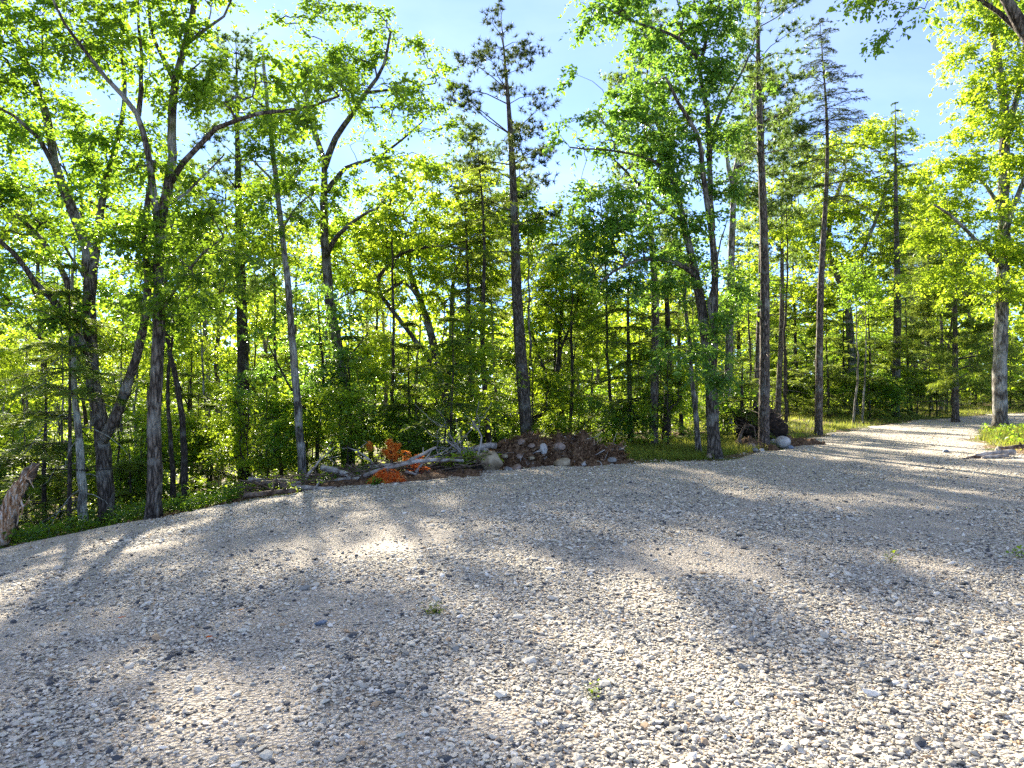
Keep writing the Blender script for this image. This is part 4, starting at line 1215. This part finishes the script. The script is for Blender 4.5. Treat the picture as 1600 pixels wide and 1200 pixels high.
# shreds of root and bark on the mound, counted as part of its stuff
ND = 5200
k = R.integers(0, len(mv), ND)
c = mv[k] + R.normal(0, .03, (ND, 3)); d = R.normal(0, 1, (ND, 3)) * np.array([1, 1, .45])
L = .04 + .20 * R.random(ND) ** 2
v, f = leaves_np(c, d, R.normal(0, .6, c.shape) + np.array([0, 0, 1.0]), L, .014 + .04 * R.random(ND) ** 2)
tag(part('bark_debris', mesh_np('bark_debris', v, f, M['litter'], False, np.repeat(R.random(ND) ** 1.6, 4)), None), 'shreds of bark and root strewn over the soil mound', 'debris', kind='stuff')
tw = []
for k in R.integers(0, len(mv), 190):
    b = mv[k]; d = unit(R.normal(0, 1, 3) * np.array([1, .7, .45])); L = .15 + .45 * R.random() ** 2
    tw.append((np.array([b, b + d * L * .5 + R.normal(0, .03, 3), b + d * L + R.normal(0, .05, 3)]), np.array([.012, .009, .003]) * (.5 + R.random())))
tag(part('root_debris', tube_mesh('root_debris', tw, 4, M['wood']), None), 'thin torn roots poking out of the soil mound', 'roots', kind='stuff')

iv2, if2 = ico()
cv, cf = [], []
for k, b in enumerate(mv[R.integers(0, len(mv), 420)]):
    q = iv2 * (.7 + .6 * R.random((12, 1))) * (.02 + .06 * R.random() ** 2) + b
    cv.append(q); cf.append(if2 + 12 * k)
tag(part('soil_clods', mesh_np('soil_clods', np.vstack(cv), np.vstack(cf), M['dirt'], False), None), 'loose clods of earth lying on the soil mound', 'soil', kind='stuff')

GR = 'rocks in the soil mound'
rock('large angular tan rock leaning at the foot of the dirt mound', 763, 737, 13.75, 44, 'tan', .72, 1, z=zl(-.48, 13.75) + .17, group=GR, rz=.2)
rock('pinkish rock crowning the peak of the dirt mound', 815, 688, 15.2, 13, 'pink', .8, 2, True, GR)
rock('small yellowish rock on the left face of the dirt mound', 789, 710, 14.5, 12, 'tan', .7, 3, True, GR)
rock('small pinkish rock near the middle of the dirt mound', 811, 711, 14.5, 10, 'pink', .9, 4, True, GR)
rock('pinkish pitted boulder low on the dirt mound next to the tan rock', 807, 731, 14.15, 17, 'pink', 1.0, 5, True, GR)
rock('grey boulder wedged between tan rock and pitted boulder', 794, 733, 14.1, 14, 'grey', 1.0, 6, True, GR)
rock('upright pale grey rock standing near the top of the mound', 849, 700, 14.9, 12, 'white', 1.4, 7, True, GR)
rock('brownish rock on the second peak of the mound', 873, 695, 15.1, 22, 'pink', .6, 8, True, GR)
rock('reddish rock just right of the crowning rock', 831, 694, 15.1, 12, 'pink', .6, 9, True, GR)
rock('yellow-brown rock sunk in the gravel edge right of centre of mound', 880, 731, 14.15, 30, 'tan', .55, 10, True, GR, z=zl(1.06, 14.15) + .08)
rock('flat whitish rock at the right foot of the mound', 914, 728, 14.3, 16, 'white', .5, 11, True, GR, z=zl(1.53, 14.3) + .05)
rock('blue-grey rock at the far right tip of the mound', 957, 716, 14.8, 15, 'grey', .6, 12, True, GR)
rock('small ochre rock above the yellow-brown rock', 871, 722, 14.4, 15, 'tan', .5, 13, True, GR)
rock('flat buff slab on the middle of the mound face', 831, 713, 14.5, 13, 'tan', .5, 14, True, GR)
rock('grey rock under the log end beside the mound', 752, 709, 14.3, 24, 'grey', .8, 15, True, GR)
rock('mossy pale rock low beside the weeds of the pile', 697, 747, 13.5, 18, 'white', .5, 16, True, GR, z=zl(-1.3, 13.5) + .04)
GB = 'rocks around the root ball'
rock('large smooth pale boulder right of the tall straight pine', 1223, 686, 18.3, 24, 'white', .78, 20, False, GB, z=zl(7.25, 18.3) + .16)
rock('pinkish rock left of the tall straight pine', 1172, 697, 17.4, 20, 'pink', .65, 21, True, GB, z=zl(6.1, 17.4) + .1)
rock('small grey rock at the gravel edge below the pinkish rock', 1180, 708, 16.9, 11, 'grey', .7, 22, True, GB, z=zl(6.05, 16.9) + .06)
rock('small white rock at the gravel edge near the pine foot', 1190, 710, 16.9, 9, 'white', .7, 23, False, GB, z=zl(6.2, 16.9) + .05)
rock('bluish stone on the gravel edge right of the pine foot', 1234, 704, 17.6, 12, 'blue', .6, 24, True, GB, z=zl(7.2, 17.6) + .06)
rock('pinkish stone beside the foot of the forked oak', 1108, 714, 15.5, 10, 'pink', .9, 25, False, GB, z=zl(4.5, 15.5) + .07)
rock('little pale rock tucked behind the large smooth boulder', 1208, 685, 18.9, 12, 'white', .8, 26, False, GB, z=zl(7.3, 18.9) + .1)
rock('small pale stone at the foot of the spire-topped spruce', 1302, 678, 21.8, 7, 'white', .8, 27, False, GB, z=zl(10.2, 21.8) + .05)
rock('flat dark slate stone lying alone on the gravel', 501, 975, 4.85, 20, 'blue', .35, 28, True, None, z=float(lot_z(np.array([-1.36]), np.array([4.85]))[0]) + .015)
rock('small dark slate on the gravel beside the drive bend', 1478, 706, 16.8, 12, 'blue', .5, 29, True, None, z=zl(10.67, 16.8) + .06)


def log_obj(label, pix, w0, w1, mat='wood', name='log', stubs=0, group='logs and branches of the brush pile', forks=()):
    """pix: (u, v, distance) along the log"""
    pts = np.array([P(*q) for q in pix])
    D = np.mean([q[2] for q in pix])
    for q in pts: q[2] = max(q[2], zl(q[0], q[1]) + .02)
    org = pts[0].copy()
    rr = np.linspace(w0, w1, len(pts)) / F * D / 2
    lines = [smooth_line(pts - org, rr, .12, .008)]
    for fk in forks:
        q = np.array([P(*a) for a in fk[0]])
        lines.append(smooth_line(q - org, np.linspace(fk[1], fk[2], len(q)) / F * D / 2, .12, .008))
    for k in range(stubs):
        i = R.integers(2, len(lines[0][0]) - 1); b = lines[0][0][i]
        d = unit(R.normal(0, 1, 3) + np.array([0, 0, .7])); L = .08 + .14 * R.random()
        lines.append((np.array([b, b + d * L * .6, b + d * L]), np.array([.5, .4, .25]) * lines[0][1][i]))
    o = part(name, tube_mesh(name, lines, 10, M[mat], .045), None)
    o.location = org
    return tag(o, label, 'log', group)


log_obj('grey log with clean-cut end sticking out at the left tip of the pile', [(388, 749, 12.9), (410, 752, 12.9), (440, 753, 12.8), (470, 757, 12.7)], 8, 10)
log_obj('thick pale cut log sloping down into the middle of the pile', [(503, 730, 13.4), (530, 738, 13.3), (556, 746, 13.2), (575, 752, 13.1)], 10, 8, stubs=2)
log_obj('long curved silvery branch sweeping across in front of the orange needles', [(548, 751, 12.9), (570, 744, 12.85), (590, 736, 12.8), (615, 729, 12.8), (636, 724, 12.8), (644, 717, 12.85), (662, 710, 12.9), (681, 699, 13.0)], 8, 4, stubs=2,
        forks=(([(636, 724, 12.8), (655, 721, 12.9), (690, 719, 13.1), (724, 720, 13.3)], 7, 5),))
log_obj('weathered straight log lying behind the orange needles', [(578, 729, 13.6), (612, 727, 13.6), (640, 722, 13.6), (680, 718, 13.7), (722, 716, 13.8)], 7, 5)
log_obj('greyish log at the ground along the front of the pile', [(455, 760, 12.5), (480, 762, 12.45), (505, 763, 12.4), (522, 763, 12.4)], 9, 6, 'wood', stubs=2)
log_obj('dark half-rotten log lying lowest at the left end of the pile', [(382, 774, 11.9), (410, 772, 11.9), (440, 769, 11.95), (462, 766, 12.0)], 9, 7, 'wood_dark', stubs=4)
log_obj('bark-shedding log above the dark rotten log', [(410, 756, 12.6), (432, 756, 12.55), (450, 760, 12.5), (468, 768, 12.3)], 11, 7, 'wood_dark', stubs=5)
log_obj('grey trunk piece lying against the left side of the dirt mound', [(712, 712, 14.2), (735, 705, 14.3), (755, 698, 14.4), (775, 697, 14.5)], 7, 10, 'wood', stubs=1)
log_obj('short grey log among the pile behind the greyish front log', [(495, 752, 12.9), (515, 754, 12.85), (530, 751, 12.8), (548, 748, 12.8)], 7, 6, stubs=1)
log_obj('dead branch on the gravel edge right of the orange needles', [(628, 756, 12.9), (640, 755, 12.9), (662, 753, 12.95)], 6, 4, 'wood_dark', stubs=2)
log_obj('shadowed log low between the orange needles and the weeds', [(640, 744, 13.2), (670, 741, 13.25), (705, 736, 13.4)], 8, 6, 'wood_dark')
log_obj('thin bent branch with pinkish bark crossing right of the orange needles', [(634, 737, 13.0), (648, 741, 12.95), (662, 744, 12.95)], 5, 3, 'wood')
log_obj('split pale log lying at the gravel edge near the stout pale trunk', [(1524, 713, 15.4), (1545, 710, 15.5), (1566, 708, 15.5), (1584, 706, 15.6)], 8, 9, 'wood', stubs=2, group='logs by the drive bend')
log_obj('dark root trailing left from the split pale log', [(1478, 724, 14.9), (1500, 719, 15.1), (1518, 715, 15.3), (1530, 714, 15.4)], 2.5, 6, 'wood_dark', group='logs by the drive bend')
log_obj('small split log piece in front of the split pale log', [(1535, 716, 15.2), (1555, 713, 15.3), (1575, 712, 15.3)], 4, 6, 'wood', group='logs by the drive bend')
log_obj('dark rotten log by the grass beside the split pale log', [(1560, 700, 16.4), (1580, 699, 16.4), (1604, 697, 16.4)], 6, 7, 'wood_dark', group='logs by the drive bend', stubs=2)


def branchy(name, label, pix, w, nb, mat='wood', D0=13.5, spread=.5, group='bare branches of the brush pile'):
    """a bare forked branch: a main line with side twigs"""
    pts = np.array([P(*q) for q in pix]); org = pts[0].copy()
    main = smooth_line(pts - org, np.linspace(w, 1.0, len(pts)) / F * D0 / 2, .1, .012)
    lines = [main]
    for k in range(nb):
        src = lines[R.integers(0, min(len(lines), 3))]
        i = R.integers(len(src[0]) // 4, len(src[0])); b = src[0][i]
        d = unit(unit(src[0][-1] - src[0][0]) * .6 + R.normal(0, .6, 3)); L = spread * (.4 + .8 * R.random())
        q = np.array([b, b + d * L * .5 + R.normal(0, .04, 3), b + d * L + R.normal(0, .07, 3)])
        lines.append(smooth_line(q, [src[1][i] * .6, .006, .003], .1, .01))
    o = part(name, tube_mesh(name, lines, 5, M[mat]), None); o.location = org
    return tag(o, label, 'branch', group)


branchy('branch', 'tangled bleached twigs fanning out left of the dirt mound', [(735, 722, 13.9), (722, 708, 13.9), (705, 695, 13.9), (690, 682, 13.9)], 5, 26, spread=.6)
branchy('branch', 'forked white branch standing up beside the dirt mound', [(742, 720, 13.7), (750, 700, 13.7), (752, 682, 13.75), (742, 662, 13.8), (728, 650, 13.8)], 4.5, 8, spread=.5)
branchy('branch', 'pale bare branch leaning up from the log pile near the slim maple', [(478, 748, 12.8), (492, 730, 12.8), (505, 715, 12.8), (522, 698, 12.8)], 5, 5, spread=.35)
branchy('branch', 'thin grey twig pointing up behind the thick pale log', [(583, 727, 13.5), (570, 712, 13.5), (558, 704, 13.5), (545, 700, 13.5)], 4, 4, spread=.3)
branchy('branch', 'small grey fork reaching out of the pile over the orange needles', [(650, 738, 13.0), (660, 724, 13.0), (668, 714, 13.0), (676, 702, 13.1)], 5, 4, spread=.25)
branchy('branch', 'twiggy limb lying across the bleached twigs', [(760, 705, 14.1), (730, 700, 14.1), (705, 706, 14.1), (680, 716, 14.0)], 5, 20, spread=.45)
branchy('branch', 'bare branch reaching left from the tall open-topped pine foot', [(640, 740, 13.9), (660, 722, 13.9), (690, 706, 13.9), (722, 690, 13.9)], 5, 14, spread=.4)

# twig tangle of the pile
tw = []
for k in range(520):
    u = 378 + 385 * R.random(); D = 12.2 + 1.7 * R.random() + (u - 378) / 385 * .9
    x = (u - 800) / F * D
    b = np.array([x, D, zl(x, D) + .02 + .30 * R.random() ** 1.6]); d = unit(R.normal(0, 1, 3) * np.array([1.2, .6, .28])); L = .2 + .6 * R.random()
    tw.append((np.array([b - d * L * .5, b + R.normal(0, .03, 3), b + d * L * .5 + R.normal(0, .04, 3)]), np.array([.011, .009, .004]) * (.5 + R.random())))
tag(part('twigs', tube_mesh('twigs', tw, 4, M['wood_dark']), None), 'tangle of thin dead twigs filling the brush pile', 'twigs', kind='stuff')
heap('brush_soil', 'dark humus and rotten wood under the logs of the brush pile', 'soil', -3.0, 13.05, 2.2, .7, .12, 'dirt', 15, ((-.5, 0, .9), (0, .1, 1.0), (.5, .1, .9)), .10, 60)
heap('brush_soil', 'dark humus under the weeds next to the tan rock', 'soil', -1.15, 13.75, .8, .6, .32, 'black', 17, ((0, 0, 1.0),), .12, 40)


# the rust-orange dead conifer branch
def dead_spray(label, u, v, D, L, dirs, group):
    rng = np.random.default_rng(int(u * 7))
    live = []
    for (dx, dz, l) in dirs:
        t = np.array([0, .35, .7, 1.0])
        o = np.stack([dx * l * t, rng.normal(0, .15) * l * t, dz * l * t - .25 * l * t * t], 1)
        live.append((o, np.linspace(.012, .004, 4)))
    root = empty('dead_branch', tuple(P(u, v, D)))
    tag(root, label, 'branch', group)
    part('branches', tube_mesh('branches', live, 5, M['wood_dark']), root)
    part('needles', frond_mesh('needles', live, M['rust'], rng, .022, .24, .075, .02, 12, .25), root)
    return root


GO = 'rust-orange dead conifer sprays'
dead_spray('bright orange dead needle spray hanging over the gravel edge', 606, 733, 12.6, .4, [(-.75, -.30, .52), (-.35, -.45, .50), (.1, -.5, .40), (.65, -.2, .52), (-.15, -.2, .5), (.35, -.45, .4), (-.5, .05, .35), (.4, .1, .35)], GO)
dead_spray('orange dead needle sprig standing above the silvery branch', 612, 722, 12.95, .4, [(-.1, 1.1, .48), (.25, 1.0, .42), (-.4, .85, .36), (.05, 1.2, .34), (.45, .7, .32)], GO)
dead_spray('duller orange needle sprays behind the silvery branch', 650, 735, 13.1, .4, [(-.3, .7, .45), (.5, .4, .42), (.3, -.2, .36), (-.5, .1, .36), (.1, .9, .4)], GO)
dead_spray('faded orange sprig in the shade above the long log', 634, 708, 13.7, .3, [(-.2, .4, .25), (.3, .2, .2), (.1, -.5, .25)], GO)
dead_spray('small orange sprig hanging by the dark spruce sapling', 577, 688, 14.2, .2, [(.1, -.8, .16), (-.2, -.6, .14)], GO)

# weeds by the tan rock and little plants in the gravel
def weed(label, u, v, D, n, h, mat, leaf, name='weed', on_lot=False):
    x = (u - 800) / F * D
    z = float(lot_z(np.array([x]), np.array([D]))[0]) if on_lot else zl(x, D)
    pts = np.stack([R.normal(0, h * .4, n), R.normal(0, h * .4, n), h * (.3 + .7 * R.random(n))], 1)
    root = empty(name, (x, D, z)); tag(root, label, 'plant', 'weeds')
    part('stems', tube_mesh('stems', [(np.array([[p[0] * .2, p[1] * .2, -.01], p * .6, p]), np.array([.004, .003, .002])) for p in pts], 4, M['dark']), root)
    part('leaves', leaf_mesh('leaves', pts, np.stack([pts[:, 0], pts[:, 1], np.full(n, .1)], 1), M[mat], leaf, 15, leaf * 1.6, .3), root)


weed('green leafy weeds growing between brush pile and tan rock', 717, 742, 13.45, 34, .30, 'leaf_maple', .07)
weed('yellowish fern clump on top beside the tan rock', 735, 722, 13.75, 18, .42, 'leaf_maple', .07)
weed('small weed at the gravel edge in front of the orange needles', 590, 760, 12.4, 8, .10, 'leaf_oak', .05)
weed('tiny green sprig sprouting in the dark logs', 447, 768, 12.1, 8, .16, 'leaf_maple', .05)
weed('low green cushion of weed alone on the gravel', 678, 960, 5.05, 9, .03, 'grass', .02, on_lot=True)
weed('tiny weed in the gravel near the bottom of the picture', 928, 1100, 3.63, 3, .022, 'leaf_maple', .018, on_lot=True)
weed('single thin weed in the gravel right of centre', 1393, 884, 6.4, 2, .06, 'leaf_maple', .025, on_lot=True)
weed('weed tuft at the right edge of the gravel', 1597, 875, 6.6, 3, .08, 'leaf_maple', .03, on_lot=True)

# fallen leaves on the gravel
for u, v, lab in ((190, 971, 'orange fallen leaf on the gravel at far left'), (376, 959, 'russet fallen leaf on gravel left of the slate stone'), (327, 1002, 'dark red fallen leaf on the gravel'), (1285, 1137, 'curled tan leaf on gravel near the bottom'), (1350, 686, 'ochre leaf patch on the drive before the bend')):
    D = CAM_H * F / (v - 600)
    x = (u - 800) / F * D; z = float(lot_z(np.array([x]), np.array([D]))[0])
    D = (CAM_H - z) * F / (v - 600); x = (u - 800) / F * D
    s = .05 if v > 900 else .14
    t = np.linspace(0, 1, 6); wd = np.sin(t * np.pi) ** .7 * .3
    V = np.concatenate([np.stack([t - .5, wd, .12 * np.abs(t - .4) + .12], 1), np.stack([t - .5, t * 0, .06 + .1 * t], 1), np.stack([t - .5, -wd, .10 + .15 * t], 1)]) * s
    fl = np.array([[i + 6 * r, i + 1 + 6 * r, i + 7 + 6 * r, i + 6 + 6 * r] for r in range(2) for i in range(5)])
    o = part('fallen_leaf', mesh_np('fallen_leaf', V, fl, M['rust' if v > 900 and u < 1000 else 'litter'], True, np.full(18, .5)), None)
    o.location = (x, D, z + .025); o.rotation_euler = (0, 0, R.random() * 6)
    tag(o, lab, 'leaf', 'fallen leaves')

# ------------------------------------------------------------------ broken stump at the left
so = P(8, 826, 10.4); so[2] = zl(so[0], 10.4)
root = tag(empty('broken_stump', tuple(so)), 'leaning broken stump with splintered orange and pale wood', 'stump')
ln = np.array([P(0, 846, 10.4), P(10, 812, 10.4), P(18, 785, 10.42), P(32, 760, 10.45), P(43, 742, 10.5)]) - so
part('stump_wood', tube_mesh('stump_wood', [smooth_line(ln, [.125, .11, .105, .09, .04], .04, .010)], 16, M['wood_fresh'], .07, False), root)
lb = ln + np.array([.0, .07, .0]); lb[:, 0] -= .05
part('bark', tube_mesh('bark', [smooth_line(lb, [.17, .145, .115, .09, .06], .04, .016)], 14, M['wood_dark'], .10, False), root)
tb = np.array([P(38, 752, 10.5), P(47, 738, 10.52), P(56, 724, 10.55)]) - so
part('torn_top', tube_mesh('torn_top', [smooth_line(tb, [.10, .10, .045], .05, .012)], 12, M['wood_dark'], .16, False), root)
sp = []
for q, w in (([(25, 760), (38, 744), (52, 728)], .02), ([(34, 746), (46, 750), (53, 763)], .018), ([(40, 745), (50, 748), (54, 747)], .01), ([(27, 790), (28, 805), (26, 822)], .022), ([(30, 795), (40, 788), (46, 776)], .018), ([(20, 770), (28, 752), (40, 738)], .016), ([(30, 775), (36, 795), (31, 812)], .02), ([(22, 775), (30, 750), (38, 730)], .018), ([(30, 765), (42, 745), (50, 722)], .016), ([(14, 790), (16, 765), (24, 748)], .016), ([(36, 750), (50, 735), (62, 724)], .014), ([(10, 815), (6, 790), (12, 768)], .018)):
    sp.append(smooth_line(np.array([P(a, b, 10.3) for a, b in q]) - so, np.linspace(w, .004, len(q)), .06, .004))
part('splinters', tube_mesh('splinters', sp, 5, M['wood_fresh'], .1, False), root)

# ------------------------------------------------------------------ upturned root ball
rx, ry = (1190 - 800) / F * 19.4, 19.4
root = tag(empty('root_ball', (rx, ry, zl(rx, ry))), 'black upturned root plate behind the tall straight pine', 'root ball')
q, f = ico_sub(3)
q = q * np.array([.64, .34, .48])
q *= (1 + .45 * (np.array([mnoise.noise(Vector(p * 4.5)) for p in q]))[:, None] + R.normal(0, .05, (len(q), 1)))
q[:, 2] += .46
part('soil_plate', mesh_np('soil_plate', q, f, M['black'], False), root)
tw = []
for k in range(110):
    d = unit(R.normal(0, 1, 3) * np.array([1, .6, .8]) + np.array([0, 0, .15])); b = np.array([0, 0, .46]) + d * np.array([.5, .28, .42])
    L = .15 + .35 * R.random()
    tw.append(smooth_line(np.array([b, b + d * L * .5 + R.normal(0, .05, 3), b + d * L + R.normal(0, .09, 3)]), [.022, .012, .004], .08, .01))
part('roots', tube_mesh('roots', tw, 5, M['wood_dark']), root)
heap('soil_heap', 'dark soil and roots beside the pale boulder', 'soil', 7.9, 19.2, .8, .55, .20, 'dirt', 25, ((-.2, 0, .9), (.4, .1, .7)), .16, 40)
heap('soil_heap', 'low dark soil between root ball and pinkish rock', 'soil', 6.35, 17.9, .55, .45, .26, 'dirt', 27, ((-.2, .2, 1.0), (.4, 0, .5)), .16, 40)
branchy('root', 'arched dark roots left of the tall straight pine', [(1158, 700, 17.6), (1157, 680, 17.6), (1165, 664, 17.65), (1178, 668, 17.7), (1182, 690, 17.7)], 7, 12, 'wood_dark', 17.6, .35, 'roots by the root ball')
